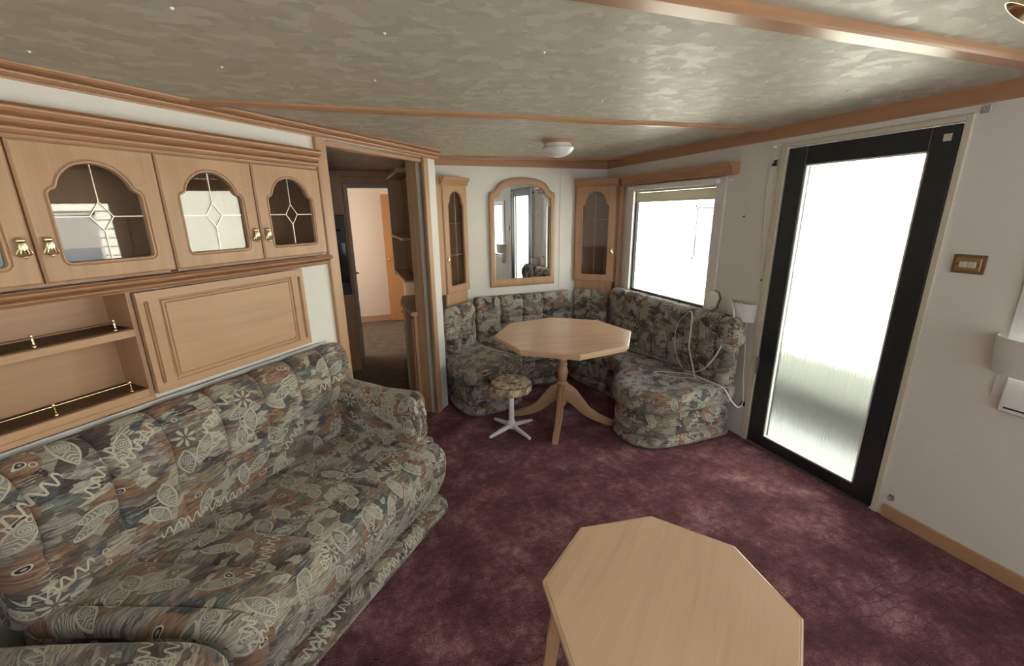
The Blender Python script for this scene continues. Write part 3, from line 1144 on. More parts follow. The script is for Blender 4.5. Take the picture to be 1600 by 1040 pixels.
def brass_pull(parent, x, z, y):
    """openwork bell-shaped drop pull"""
    mb = MB()
    mb.lathe([(0.0001, .030), (.006, .029), (.011, .024), (.0125, .020), (.010, .016), (.006, .013), (.0001, .012)], 14)
    k = len(mb.v)
    for i in range(k):
        px, py, pz = mb.v[i]
        mb.v[i] = (x + px, y + py * .7 - .006, z + pz)
    for a in (-1, -.45, .1, .55, 1):
        mb.tube([(x + a * .0065, y - .010, z + .013), (x + a * .010, y - .013, z - .002), (x + a * .0165, y - .009, z - .017)], [.0021, .0028, .0022], 6)
    mb.tube([(x - .017, y - .009, z - .017), (x - .008, y - .011, z - .021), (x + .008, y - .011, z - .021), (x + .017, y - .009, z - .017)], .0026, 6)
    mb.tube([(x - .011, y - .012, z - .004), (x, y - .014, z - .010), (x + .011, y - .012, z - .004)], .0016, 6)
    k = len(mb.v)
    mb.lathe([(0.0001, .005), (.004, .003), (.005, 0), (.004, -.003), (.0001, -.005)], 10)
    for i in range(k, len(mb.v)):
        px, py, pz = mb.v[i]
        mb.v[i] = (x + px, y + py - .010, z - .026 + pz)
    mb.box(x - .004, x + .004, y - .010, y, z + .014, z + .022)
    return mb.build('pull_handle', BRASS, parent, 50)


def glazed_door(root, x0, w, h, hx, hz, gw, gh, gz, zbase):
    d = MB()
    hole = ogee(gw, gh, w / 2 - .002, gz)
    ho = plate_with_hole(d, (0.0015, w - .0015, 0, h), hole, 0.020)
    do = d.build('door', W[2], root, 35)
    do.location = (x0, 0, zbase)
    g = MB()
    fill_poly(g, ho, -.008, .004)
    g.build('pane', GLASSC, do)
    cx, cz = w / 2 - .002, gz + gh * .46
    dw, dh = gw * .135, gh * .155
    l = MB()
    def bar(a, b):
        l.obox((a[0], -.0092, a[1]), (b[0], -.0092, b[1]), .0026, .0030, (0, 1, 0))
    dm = [(cx, cz + dh), (cx + dw, cz), (cx, cz - dh), (cx - dw, cz)]
    for i in range(4):
        bar(dm[i], dm[(i + 1) % 4])
    bar((cx, cz + dh), (cx, gz + gh - .001))
    bar((cx, cz - dh), (cx, gz + .001))
    bar((cx + dw, cz), (cx + gw / 2 - .001, cz))
    bar((cx - dw, cz), (cx - gw / 2 + .001, cz))
    l.build('leading', LEAD, do)
    brass_pull(do, hx, hz, -.020)
    return do


ZD0, ZD1 = 1.373, 1.778
for s0, lab in ((0.266, 'overhead beech cabinet with arched leaded doors above the open shelves'), (0.993, 'overhead beech cabinet with arched leaded doors above the grooved panel')):
    c = droot('overhead_cabinet', lab, 'cabinet', s0 + .365, -FN - 0.001, ZD0)
    wd_ = .363
    body = MB()
    dpt = .20 if s0 > .5 else .10
    lx = -wd_ if s0 > .5 else -wd_ + .055
    for bx in ((lx, lx + .012, .002, dpt, 0, .415), (wd_ - .012, wd_, .002, dpt, 0, .415), (lx + .012, wd_ - .012, .002, dpt, -.008, .006), (lx + .012, wd_ - .012, .002, dpt, .405, .417), (lx + .012, wd_ - .012, dpt - .01, dpt, .006, .405)):
        body.box(*bx)
    body.build('body', WINT, c)
    MB().box(-.010, .010, .001, .03, .006, .405).build('mullion', W[2], c)
    glazed_door(c, -wd_, .362, ZD1 - ZD0, .362 - .028, .108, .234, .292, .058, 0)
    glazed_door(c, .001, .362, ZD1 - ZD0, .028, .108, .234, .292, .058, 0)

# continuous cornice and light rail
cor = tag(moulding('cornice', flutes(.058, 0, .082, 3), (-.735, 0), (.735, 0), (0, -1), WT[0]), 'fluted beech cornice running over both overhead cabinets', 'cornice')
cor.location = DP(.993, -FN - .008, 1.785)
cor.rotation_euler = (0, 0, RZD)
lr = tag(moulding('light_rail', flutes(.052, 0, .048, 2), (-.735, 0), (.735, 0), (0, -1), WT[0]), 'fluted beech rail running under both overhead cabinets', 'moulding')
lr.location = DP(.993, -FN - .008, 1.313)
lr.rotation_euler = (0, 0, RZD)

# open shelves
sh = droot('shelf_unit', 'open beech shelves with brass gallery rails over the sofa back', 'shelf', .552, -1.803, .90)
MB().box(-.14, .29, .145, .160, .028, .412).build('back_panel', W[0], sh)
MB().box(.276, .29, -.002, .145, .028, .412).build('side_panel', W[2], sh)
MB().box(-.14, -.126, -.002, .145, .028, .412).build('side_panel', W[2], sh)


def gallery_shelf(z, name='shelf'):
    s = MB().box(-.126, .276, -.006, .145, z - .028, z).build(name, W[0], sh, bevel=0.003)
    MB().box(-.125, .275, .008, .144, z, z + .003).build('shelf_liner', WDARK, s)
    r = MB()
    r.tube([(-.12, .016, z + .034), (.232, .016, z + .034)], .0016, 6)
    r.build('gallery_rail', BRASS, s, 60)
    for x in (.028, .232):
        k = MB().lathe([(.0055, 0), (.0055, .003), (.0025, .006), (.004, .011), (.002, .015), (.0045, .020), (.002, .025), (.004, .031), (.0042, .036), (.002, .040), (.0001, .041)], 12)
        b_ = k.build('rail_post', BRASS, s, 60)
        b_.location = (x, .016, z + .003)
    return s


gallery_shelf(.284)
gallery_shelf(.058)
MB().box(-.14, .29, -.004, .160, 0.012, .030).build('plinth', W[0], sh)
st = tag(MB().box(-.66, .70, -.012, .003, -.010, .010).build('edge_strip', GREYSTRIP, None, bevel=0.004), 'grey white edging strip between the wall unit and the sofa back', 'edging')
st.location = DP(.955, -1.803, .899)
st.rotation_euler = (0, 0, RZD)

# grooved panel
pn = droot('wall_panel', 'plain beech panel with routed grooves beside the open shelves', 'panel', 1.197, -1.802, .920)


def grooved(mb, x0, x1, z0, z1, ins, gw, rnd=0.0, th=.022):
    def rc(d, r=0.0):
        a, b_, c, e = x0 + d[0], x1 - d[0], z0 + d[1], z1 - d[1]
        if r <= 0:
            r = 1e-4
        pts = []
        for (cx, cz, a0) in ((b_ - r, c + r, -PI / 2), (b_ - r, e - r, 0), (a + r, e - r, PI / 2), (a + r, c + r, PI)):
            for k in range(5):
                t = a0 + k / 4 * PI / 2
                pts.append((cx + r * math.cos(t), cz + r * math.sin(t)))
        return pts
    i0 = ins
    L = [(rc((0, 0)), 0), (rc((0, 0)), -th), (rc(i0, rnd), -th), (rc((i0[0] + gw * .35, i0[1] + gw * .35), max(rnd - gw * .35, 0)), -th + .007),
         (rc((i0[0] + gw * .65, i0[1] + gw * .65), max(rnd - gw * .65, 0)), -th + .007), (rc((i0[0] + gw, i0[1] + gw), max(rnd - gw, 0)), -th)]
    b0 = mb.grid([[(p[0], y, p[1]) for p in lp] for lp, y in L], None, cv=True)
    n = 20
    k = b0 + (len(L) - 1) * n
    return mb, [k + i for i in range(n)], L[-1][0], th


pm = MB()
for (xa, xb, ins, gw, rn) in ((-.352, -.300, (.018, .032), .0075, .0074), (.300, .352, (.018, .032), .0075, .0074)):
    _, idx, lp, th = grooved(pm, xa, xb, 0.012, .388, ins, gw, rn)
    pm.face(idx)
_, idx, lp, th = grooved(pm, -.300, .300, 0.012, .388, (.014, .030), .011)
# second, inner groove
x0, x1 = lp[10][0], lp[0][0]
zz = sorted(p[1] for p in lp)
L2 = []
for d, y in ((.005, -.022), (.008, -.0175), (.011, -.022)):
    L2.append([(a + (d if a < 0 else -d), y, b_ + (d if b_ < .2 else -d)) for a, b_ in lp])
b0 = pm.grid([[(a, -.022, b_) for a, b_ in lp]] + L2, None, cv=True)
pm.face([b0 + 60 + i for i in range(20)])
pm.build('panel_board', W[0], pn, bevel=0)
k = MB().lathe([(.0045, 0), (.0045, .003), (.003, .006), (.0001, .007)], 12).build('knob', W[0], pn, 60)
k.location = (.262, -.022, .066)
k.rotation_euler = (R(90), 0, 0)

# ------------------------------------------------------------------ upholstery
def CCW(prof):
    a = sum(prof[i - 1][0] * prof[i][1] - prof[i][0] * prof[i - 1][1] for i in range(len(prof)))
    return prof if a > 0 else prof[::-1]


SEATP = [(-1.735, .15), (-1.74, .40), (-1.66, .433), (-1.5, .440), (-1.3, .441), (-1.19, .436), (-1.125, .415), (-1.092, .375), (-1.088, .31), (-1.100, .240), (-1.130, .170), (-1.165, .128), (-1.30, .115), (-1.55, .115)]
BACKP = [(-1.70, .38), (-1.672, .47), (-1.662, .58), (-1.655, .63), (-1.650, .72), (-1.660, .81), (-1.685, .875), (-1.725, .908), (-1.765, .900), (-1.786, .85), (-1.788, .62), (-1.788, .40)]


def smooth_prof(p, n=4):
    return CCW([(v.x, v.y) for v in catmull([(a, b, 0) for a, b in p], n)])


def make_sofa(name, label, root, flip, s0, s1, seams, mit, arm=None):
    """local frame: x = along, y = -(n), z; mit(n) gives the slanted joint end"""
    rs, rn = root
    sp, bp = smooth_prof(SEATP), smooth_prof(BACKP)

    def pos(s, n, z, t):
        a0, a1 = (mit(n), s1) if not flip else (s0, mit(n))
        return (a0 + (a1 - a0) * t - rs, -(n - rn), z)
    obj = {}
    sm = MB()
    cushion(sm, sp, pos, s0, s1, seams, 0.010, lambda b_, z: 1.0 if b_ > -1.70 and z > .14 else 0.0, .055, ns=70)
    obj['seat'] = sm
    bm_ = MB()
    cushion(bm_, bp, pos, s0, s1, seams, 0.020, lambda b_, z: (1.0 if z > .62 else max(0, .25 + (z - .5) * 4)) if b_ > -1.77 else 0.0, .06, ns=70, uvo=(.37, 1.9),
            hdip=lambda b_, z: -.010 * math.exp(-((z - .615) / .018) ** 2) if b_ > -1.72 else 0)
    obj['back'] = bm_
    return obj, pos


MIT = lambda n: .352 + (n + 1.66) * .40
SR = (1.0, -1.45)
seams = [.425, .613, .793, .982, 1.174, 1.353, 1.535]
sofa = droot('sofa', 'grey brown leaf print sofa with rolled arm under the wall unit', 'sofa', *SR)
parts, pos = make_sofa('sofa', '', SR, False, .352, 1.695, seams, MIT)
parts['seat'].build('seat_cushion', FABRIC, sofa, 50)
parts['back'].build('backrest', FABRIC, sofa, 50)
# base and bottom roll
bs = MB()
bp = [(-1.78, .03), (-1.17, .03), (-1.165, .12), (-1.78, .12)]
cushion(bs, CCW(bp), lambda s, n, z, t: (MIT(n) + .02 + (1.66 - MIT(n) - .02) * t - SR[0], -(n - SR[1]), z), .4, 1.66, (), 0, None, .02, ns=20)
bs.build('base', FABRIC, sofa, 50)
rl = MB()
cushion(rl, CCW([(-1.150 + .052 * math.cos(a), .053 + .051 * math.sin(a)) for a in [2 * PI * i / 20 for i in range(20)]]), lambda s, n, z, t: (MIT(n) + (1.70 - MIT(n)) * t - SR[0], -(n - SR[1]), z), .5, 1.70, (), 0, None, .045, ns=30, uvo=(2.1, .4))
rl.build('bottom_roll', FABRIC, sofa, 50)
rl = MB()
cushion(rl, CCW([(1.672 + .045 * math.cos(a), .052 + .050 * math.sin(a)) for a in [2 * PI * i / 20 for i in range(20)]]), lambda s, x, z, t: (x - SR[0], -(s - SR[1]), z), -1.76, -1.13, (), 0, None, .045, ns=30, uvo=(1.4, .8))
rl.build('bottom_roll', FABRIC, sofa, 50)
sd_ = MB()
cushion(sd_, CCW([(1.60, .10), (1.695, .10), (1.705, .20), (1.70, .34), (1.69, .44), (1.60, .44)]), lambda s, x, z, t: (x - SR[0], -(s - SR[1]), z), -1.78, -1.17, (), 0, None, .02, ns=30, uvo=(3.4, .8))
sd_.build('side_panel', FABRIC, sofa, 50)
# rolled arm
ap = [(0.0, .40), (.004, .47), (-.006, .55), (-.008, .615), (.015, .668), (.060, .692), (.110, .688), (.148, .650), (.150, .600), (.128, .555), (.110, .50), (.115, .44), (.118, .40)]
am = MB()


def apos(s, x, z, t):
    k = (s + 1.68)
    dz = .050 * max(0, min(1, -k / .43 + .55)) * (1 if z > .5 else 0)
    bulge = .012 * math.sin(min(1, max(0, (s + 1.40) / .15)) * PI / 2) if s > -1.40 else 0
    sc_ = 1 + (bulge * 4 if z > .5 else 0)
    return (1.562 + k * .07 + (x * .86 - .06) * sc_ + .06 - SR[0], -(s - SR[1]), .40 + (z - .40) * 1.0 + dz)


cushion(am, smooth_prof(ap), apos, -1.775, -1.225, (), 0, None, .035, ns=30, uvo=(5.2, 1.3))
am_o = am.build('armrest', FABRIC, sofa, 50)
# front scroll facing with pleats
fs = MB()
for (cx, cz, rr, hh, tw) in ((.030, .560, .044, .25, .018), (.082, .575, .040, .17, .010), (.092, .480, .034, .13, -.012)):
    fs.tube([(1.562 + .032 + cx + tw * math.cos(k / 10 * PI) - SR[0], 1.245 + SR[1] + .004 * math.sin(k), cz + hh * (k / 10 - .5)) for k in range(11)], [rr * max(.05, math.sin(PI * (k + .5) / 11)) ** .55 for k in range(11)], 16, .62)
fs.has_uv = True
fs.build('arm_front', FABRIC, am_o, 60)
# second sofa along the left outer wall
L2R = (0.35, -1.45)
OFFX = XL - ND
sofa2 = thing('sofa', 'matching leaf print sofa section along the plain outer wall, mitred to the other', 'sofa', (L2R[1] + OFFX, L2R[0], 0), R(90))
MIT2 = lambda n: 1.372 - (n + OFFX + .985) * .364
parts, _ = make_sofa('sofa2', '', L2R, True, -.9, 1.36, [-.6, -.41, -.22, -.03, .16, .35, .54, .73, .92, 1.11], MIT2)
parts['seat'].build('seat_cushion', FABRIC, sofa2, 50)
parts['back'].build('backrest', FABRIC, sofa2, 50)
bs = MB()
cushion(bs, CCW(bp), lambda s, n, z, t: (-.88 + (MIT2(n) - .02 + .88) * t - L2R[0], -(n - L2R[1]), z), -.88, 1.3, (), 0, None, .02, ns=20)
bs.build('base', FABRIC, sofa2, 50)

# ------------------------------------------------------------------ corner bench
bench = thing('corner_bench', 'leaf print U-shaped corner bench round the dining table', 'bench', (1.6, 3.0, 0))
BO = (1.6, 3.0, 0)


def loc2(pts):
    return [(x - BO[0], y - BO[1]) for x, y in pts]


def ccw2(pts):
    a = sum(pts[i - 1][0] * pts[i][1] - pts[i][0] * pts[i - 1][1] for i in range(len(pts)))
    return pts if a > 0 else pts[::-1]


def outline(pts, n=6):
    return ccw2(loc2([(v.x, v.y) for v in catmull([(x, y, 0) for x, y in pts], n)]))


seatprof = [(.05, .262), (.018, .266), (.004, .285), (0, .315), (0, .350), (.006, .376), (.022, .395), (.05, .403), (.085, .405)]
LEFTO = [(.695, 3.84), (.690, 3.60), (.690, 3.34), (.715, 3.13), (.80, 3.01), (.93, 2.985), (1.09, 3.01), (1.23, 3.08), (1.285, 3.18), (1.24, 3.34), (1.15, 3.52), (1.10, 3.68), (1.10, 3.84), (.88, 3.855)]
MIDO = [(1.12, 3.84), (1.13, 3.70), (1.18, 3.54), (1.27, 3.38), (1.40, 3.36), (1.60, 3.37), (1.78, 3.37), (1.86, 3.42), (1.90, 3.60), (1.90, 3.84), (1.5, 3.855)]
RIGHTO = [(1.92, 3.84), (1.92, 3.60), (1.90, 3.42), (1.92, 3.30), (1.965, 3.10), (1.985, 2.92), (1.955, 2.76), (1.875, 2.64), (1.755, 2.53), (1.680, 2.42), (1.658, 2.28), (1.700, 2.15), (1.815, 2.065), (2.00, 2.035), (2.20, 2.028), (2.33, 2.028), (2.42, 2.042), (2.458, 2.095), (2.466, 2.18), (2.466, 2.34), (2.466, 2.7), (2.466, 3.0), (2.466, 3.3), (2.466, 3.55), (2.45, 3.74), (2.37, 3.83), (2.2, 3.853), (2.05, 3.853)]
pad(MB(), outline(LEFTO), seatprof).build('seat_cushion', FABRIC, bench, 50)
mbp = pad(MB(), outline(MIDO), seatprof, uvo=(.4, .7))
mbp.build('seat_cushion', FABRIC, bench, 50)
mbp = pad(MB(), outline(RIGHTO), seatprof, uvo=(.9, .2))
mbp.build('seat_cushion', FABRIC, bench, 50)
baseprof = [(.035, .0), (.010, .004), (-.006, .02), (-.008, .04), (.004, .060), (.028, .072), (.034, .076), (.024, .086), (.008, .12), (.003, .165), (.010, .205), (.030, .236), (.052, .262)]
for k, (o_, uvo) in enumerate(((LEFTO, (0, 3)), (MIDO, (1, 4)), (RIGHTO, (2, 5)))):
    mbp = pad(MB(), [(x, y) for x, y in outline(o_)], [(i + .020, z) for i, z in baseprof], uvo=uvo)
    mbp.build('base', FABRIC, bench, 50)


def back_cushion(p, q, th, z0, z1, seams, hz, er=.06, er0=None, depth=.026, uvo=(0, 0), mat=None, lean=.0):
    """p->q along the front face foot; the room is on the right-hand side of p->q"""
    p, q = Vector((*p, 0)), Vector((*q, 0))
    d = (q - p)
    L = d.length
    d.normalize()
    out = Vector((d.y, -d.x, 0))
    h = z1 - z0
    pr = [(-th, z0 + .02), (-th + .02, z0), (-.02, z0), (0.0, z0 + .04), (.008, z0 + h * .28), (.002, z0 + h * .47), (0, z0 + h * .53), (.010, z0 + h * .70), (.002, z0 + h * .88), (-.03, z1 - .012), (-th * .5, z1), (-th + .03, z1 - .012), (-th, z1 - .05)]
    pr = smooth_prof(pr, 4)
    mb_ = MB()
    cushion(mb_, pr, lambda s, b_, z, t: tuple(p + d * s + out * b_ - Vector(BO) + Vector((0, 0, z))), 0, L, seams, depth, lambda b_, z: 1.0 if b_ > -th + .02 else 0.0, er, er0, ns=60, uvo=uvo,
            hdip=(lambda b_, z: -.011 * math.exp(-((z - hz) / .016) ** 2) if b_ > -.04 else 0) if hz else None)
    return mb_.build('back_cushion', FABRIC, bench, 50)


back_cushion((.735, 3.42), (1.055, 3.70), .10, .39, .795, [.20], .62, .05, uvo=(3, 1))
back_cushion((1.06, 3.715), (2.045, 3.715), .145, .39, .812, [.24, .464, .677], .605, .035, uvo=(5, 2))
back_cushion((2.06, 3.735), (2.300, 3.50), .10, .39, .822, [.17], .61, .03, uvo=(7, 2.2))
back_cushion((2.305, 3.47), (2.305, 2.045), .130, .39, .868, [.215, .455, .645, .829, 1.0, 1.133, 1.31], .635, .050, .03, uvo=(9, 2.4), depth=.028)
# rolled end of the long cushion: a soft bolster knot with pleats
en = MB()
rows = []
for i in range(15):
    t = PI * (i + .15) / 14.3
    rr = math.sin(t)
    row = []
    for j in range(36):
        a = 2 * PI * j / 36
        pl_ = 1 + .075 * math.cos(7 * a + 1.2 * math.cos(t)) * rr
        row.append((2.372 + .078 * rr * pl_ * math.cos(a), 2.062 - .062 * math.cos(t), .752 + .088 * rr * pl_ * math.sin(a)))
    rows.append(row)
b0 = en.grid([[(x - BO[0], y - BO[1], z) for x, y, z in r_] for r_ in rows], None, cv=True)
en.face([b0 + j for j in range(36)])
en.face([b0 + 14 * 36 + j for j in range(36)][::-1])
en.has_uv = True
en.build('end_roll', FABRIC, bench, 60)

# ------------------------------------------------------------------ dining table
tb = thing('dining_table', 'octagonal beech pedestal table on four splayed feet inside the corner bench', 'table', (1.432, 2.724, 0), 0)


GR1, GR2 = -100.6, -52.7     # grain turns of the two table tops


def octagon(r, a0):
    return [(r * math.cos(a0 + i * PI / 4), r * math.sin(a0 + i * PI / 4)) for i in range(8)]


def oct_top(r, a0, z0, z1):
    mb_ = MB()
    h = z1 - z0
    L = [(r - .030, z0), (r - .012, z0), (r - .012, z0 + h * .30), (r - .004, z0 + h * .36), (r, z0 + h * .48), (r, z0 + h * .70), (r - .003, z0 + h * .74), (r - .003, z0 + h * .80), (r, z0 + h * .84), (r - .002, z0 + h * .93), (r - .006, z0 + h * .96), (r - .0085, z0 + h * .93), (r - .011, z1)]
    b0 = mb_.grid([[(x, y, z) for x, y in octagon(q, a0)] for q, z in L], None, cv=True)
    mb_.face([b0 + i for i in range(8)][::-1])
    mb_.face([b0 + (len(L) - 1) * 8 + i for i in range(8)])
    return mb_


tt = oct_top(.515, R(29.4) - R(GR1), .662, .700).build('table_top', TOPW, tb)
tt.rotation_euler = (0, 0, R(GR1))
MB().lathe([(.10, .648), (.10, .662)], 24).box(-.30, .30, -.03, .03, .640, .662).build('top_support', W[0], tb)
cprof = [(.0001, .13), (.030, .13), (.036, .150), (.036, .285), (.030, .296), (.036, .302), (.040, .310), (.034, .318), (.026, .326), (.030, .345), (.038, .375), (.040, .400), (.036, .425), (.027, .447), (.033, .455), (.036, .463), (.033, .471), (.025, .478), (.030, .488), (.034, .500), (.031, .512), (.024, .520), (.028, .530), (.031, .540), (.027, .552), (.023, .562), (.026, .600), (.031, .632), (.036, .645), (.036, .650)]
MB().lathe(cprof, 28).build('column', W[2], tb, 40)
leg = None
for k in range(4):
    a = R(55.5 + 90 * k)
    path = catmull([(.018, 0, .240), (.06, 0, .226), (.12, 0, .168), (.19, 0, .098), (.28, 0, .050), (.365, 0, .022), (.385, 0, .020)], 4, False)
    if leg is None:
        lm = MB()
        rows = []
        n = len(path)
        for i, pnt in enumerate(path):
            d = (path[min(i + 1, n - 1)] - path[max(i - 1, 0)]).normalized()
            nn = Vector((-d.z, 0, d.x))
            t = i / (n - 1)
            w = .024 - .004 * t
            h = .050 * (1 - t) ** 1.6 + .018
            sec = [(-w, -h), (w, -h), (w, h * .75), (w * .72, h), (w * .58, h * .86), (w * .36, h * .86), (w * .24, h), (-w * .24, h), (-w * .36, h * .86), (-w * .58, h * .86), (-w * .72, h), (-w, h * .75)]
            row = []
            for sx, sh_ in sec:
                q_ = pnt + nn * sh_
                row.append((q_.x, sx, max(q_.z, .001)))
            rows.append(row)
        b0 = lm.grid(rows, None, cv=True)
        m_ = len(rows[0])
        lm.face([b0 + i for i in range(m_)])
        lm.face([b0 + (n - 1) * m_ + i for i in range(m_)][::-1])
        leg = lm.build('foot', W[0], tb, 40)
        lo = leg
    else:
        lo = leg.copy()
        col.objects.link(lo)
        lo.parent = tb
    lo.rotation_euler = (0, 0, a)

# ------------------------------------------------------------------ stool
stl = thing('stool', 'round padded stool on a white four-footed pedestal beside the dining table', 'stool', (1.010, 2.712, 0), R(19))
sm = MB()
ring = [(.148 * math.cos(2 * PI * i / 48), .148 * math.sin(2 * PI * i / 48)) for i in range(48)]
pad(sm, ring, [(.03, .322), (.008, .324), (.001, .332), (0, .345), (0, .378), (.003, .388), (.010, .394), (.03, .399), (.07, .402)], uvo=(.2, .3))
so = sm.build('seat', FABSTOOL, stl, 50)
pg = MB().tube([(.1475 * math.cos(2 * PI * i / 48), .1475 * math.sin(2 * PI * i / 48), .386) for i in range(48)], .003, 6, 1, True)
tag(pg.build('piping', SEALM, so, 60), 'dark piping round the edge')
MB().lathe([(.020, .07), (.020, .318), (.06, .320), (.06, .324), (.0001, .324)], 24).build('post', WHITEM, stl, 40)
MB().lathe([(.0001, .022), (.024, .022), (.027, .028), (.027, .078), (.024, .084), (.0001, .084)], 24).build('hub', WHITEM, stl, 40)
ft = None
for k in range(4):
    if ft is None:
        f_ = MB()
        b0 = f_.add([(.02, -.013, .030), (.02, .013, .030), (.02, .013, .060), (.02, -.013, .060), (.205, -.010, .008), (.205, .010, .008), (.205, .010, .026), (.205, -.010, .026)])
        for q in ((0, 1, 2, 3), (7, 6, 5, 4), (0, 4, 5, 1), (1, 5, 6, 2), (2, 6, 7, 3), (3, 7, 4, 0)):
            f_.face([b0 + i for i in q])
        ft = f_.build('foot', WHITEM, stl, None, bevel=0.003)
        gl = MB().lathe([(.009, 0), (.009, .012), (.0001, .012)], 10).build('glide', BLACKP, ft, 40)
        gl.location = (.192, 0, 0)
        ft.rotation_euler = (0, 0, R(0))
    else:
        c_ = copy_tree(ft, stl)
        c_.rotation_euler = (0, 0, R(90 * k))

# ------------------------------------------------------------------ coffee table
ct = thing('coffee_table', 'low octagonal beech coffee table standing in the middle of the carpet', 'table', (.7437, .761, 0), 0)
tt = oct_top(.354, R(13.2) - R(GR2), .468, .500).build('table_top', TOPW, ct)
tt.rotation_euler = (0, 0, R(GR2))
apn = MB()
ov = octagon(.285, R(13.2))
for i in range(8):
    p_, q_ = Vector((*ov[i], .44)), Vector((*ov[(i + 1) % 8], .44))
    apn.obox(p_, q_, .018, .055)
apn.build('apron', W[0], ct)
for i in range(1, 8, 2):
    a = R(13.2 + 45 * i)
    lg = MB()
    ca, sa = math.cos(a), math.sin(a)
    T, B_ = (.290, .468), (.345, .0)
    v = []
    for (rr, z, w) in ((T[0], T[1], .030), (T[0] + .026, .30, .026), (B_[0], B_[1], .022)):
        for dx, dy in ((-w, -w), (w, -w), (w, w), (-w, w)):
            x, y = rr + dx * .8, dy * .8
            v.append((x * ca - y * sa, x * sa + y * ca, z))
    b0 = lg.add(v)
    lg.face([b0, b0 + 1, b0 + 2, b0 + 3])
    lg.face([b0 + 11, b0 + 10, b0 + 9, b0 + 8])
    for r_ in range(2):
        for j in range(4):
            lg.face((b0 + r_ * 4 + j, b0 + r_ * 4 + (j + 1) % 4, b0 + r_ * 4 + 4 + (j + 1) % 4, b0 + r_ * 4 + 4 + j))
    lg.build('leg', W[2], ct, None, bevel=0.004)
    br_ = MB().obox(((.27) * ca, .27 * sa, .20), (.02 * ca, .02 * sa, .20), .02, .04)
    br_.build('stretcher', W[0], ct)

# ------------------------------------------------------------------ corner display cabinets
def corner_cabinet(p, q, label, handle_left, z0=.885, z1=1.785, corner=None, gw=.60):
    p, q = Vector((*p, 0)), Vector((*q, 0))
    d = q - p
    w = d.length
    rz = math.atan2(d.y, d.x)
    mid = (p + q) / 2
    c = thing('display_cabinet', label, 'cabinet', (mid.x, mid.y, .80), rz)
    inv = Matrix.Rotation(-rz, 3, 'Z')

    def lc(x, y):
        v = inv @ (Vector((x, y, 0)) - mid)
        return v.x, v.y
    dz = z0 - .80
    H = z1 - z0
    # body walls follow the room corner
    cor_pts = [lc(*t) for t in corner]
    poly = [(-w / 2, .001)] + [(w / 2, .001)] + cor_pts
    body = MB()
    for zz in ((dz - .005, dz + .010), (dz + H - .012, dz + H + .002)):
        body.prism(poly, lambda u, v, k: (u, v, k), zz[0], zz[1])
    seq = [(w / 2, .001)] + cor_pts + [(-w / 2, .001)]
    for a, b_ in zip(seq, seq[1:]):
        body.obox((a[0], a[1], dz + H / 2), (b_[0], b_[1], dz + H / 2), .012, H)
    body.build('body', WINT, c)
    for f in (.36, .66):
        inner = [(x * .94, y * .94 + .006) for x, y in poly]
        MB().prism(inner, lambda u, v, k: (u, v, k), dz + H * f - .006, dz + H * f + .006).build('shelf', WINT, c)
    dm = MB()
    ow = w * gw
    gh = H - .115
    hole = []
    hw_, r = ow / 2, .018
    zc0 = .065
    for k in range(5):
        a = -PI / 2 + k / 4 * PI / 2
        hole.append((w / 2 + hw_ - r + r * math.cos(a), zc0 + r + r * math.sin(a)))
    shz = zc0 + gh - ow * .55
    hole += [(w / 2 + hw_, shz), (w / 2 + hw_ * .96, shz + .014), (w / 2 + hw_ * .84, shz + .024), (w / 2 + hw_ * .78, shz + .040)]
    arc = []
    for k in range(1, 12):
        a = PI * k / 12
        arc.append((w / 2 + hw_ * .78 * math.cos(a), shz + .04 + (zc0 + gh - shz - .04) * math.sin(a)))
    hole += arc
    hole += [(w / 2 - hw_ * .78, shz + .040), (w / 2 - hw_ * .84, shz + .024), (w / 2 - hw_ * .96, shz + .014), (w / 2 - hw_, shz)]
    for k in range(5):
        a = PI + k / 4 * PI / 2
        hole.append((w / 2 - hw_ + r + r * math.cos(a), zc0 + r + r * math.sin(a)))
    ho = plate_with_hole(dm, (.002, w - .002, 0, H), hole, .020, .008, (w / 2, zc0 + gh * .5))
    do = dm.build('door', W[2], c, 35)
    do.location = (-w / 2, 0, dz)
    g = MB()
    fill_poly(g, ho, -.008, .004)
    g.build('pane', GLASSC, do)
    l = MB()
    l.obox((w / 2, -.0095, zc0), (w / 2, -.0095, zc0 + gh), .0026, .003, (0, 1, 0))
    l.build('leading', LEAD, do)
    brass_pull(do, .024 if handle_left else w - .024, H * .33, -.020)
    # foot panel and cornice
    MB().box(-w / 2 + .012, w / 2 - .012, .004, .02, -.08, dz).build('foot_panel', W[2], c)
    pr = [(0, 0), (.010, 0), (.014, .010), (.024, .018), (.024, .030), (.036, .042), (.042, .058), (.042, .066), (0, .066)]
    cn = MB()
    cn.prism(pr, lambda u, v, k: (k, -.004 - u, dz + H + v), -w / 2 - .012, w / 2 + .012)
    cn.prism(poly, lambda u, v, k: (u, v, k), dz + H + .002, dz + H + .06)
    cn.build('cornice', WT[0], c)
    return c


corner_cabinet((.772, 3.640), (1.030, 3.858), 'slim arched glass corner cabinet beside the doorway', True, corner=[(1.03, 3.872), (.680, 3.872), (.680, 3.615)], gw=.62)
corner_cabinet((2.140, 3.858), (2.425, 3.598), 'arched glass corner cabinet between the mirror and the window', False, z0=.895, z1=1.79, corner=[(2.487, 3.60), (2.487, 3.872), (2.14, 3.872)], gw=.64)
sp_ = tag(MB().box(-.026, .026, -.006, .006, 0, .98).build('side_fillet', W[2], None, bevel=0.003), 'narrow upright beech fillet between corner cabinet and window', 'panel')
sp_.location = (2.462, 3.574, .81)

# ------------------------------------------------------------------ mirror
mr = thing('wall_mirror', 'arched beech framed mirror hanging over the corner bench', 'mirror', (1.582, YB - .006, .875))


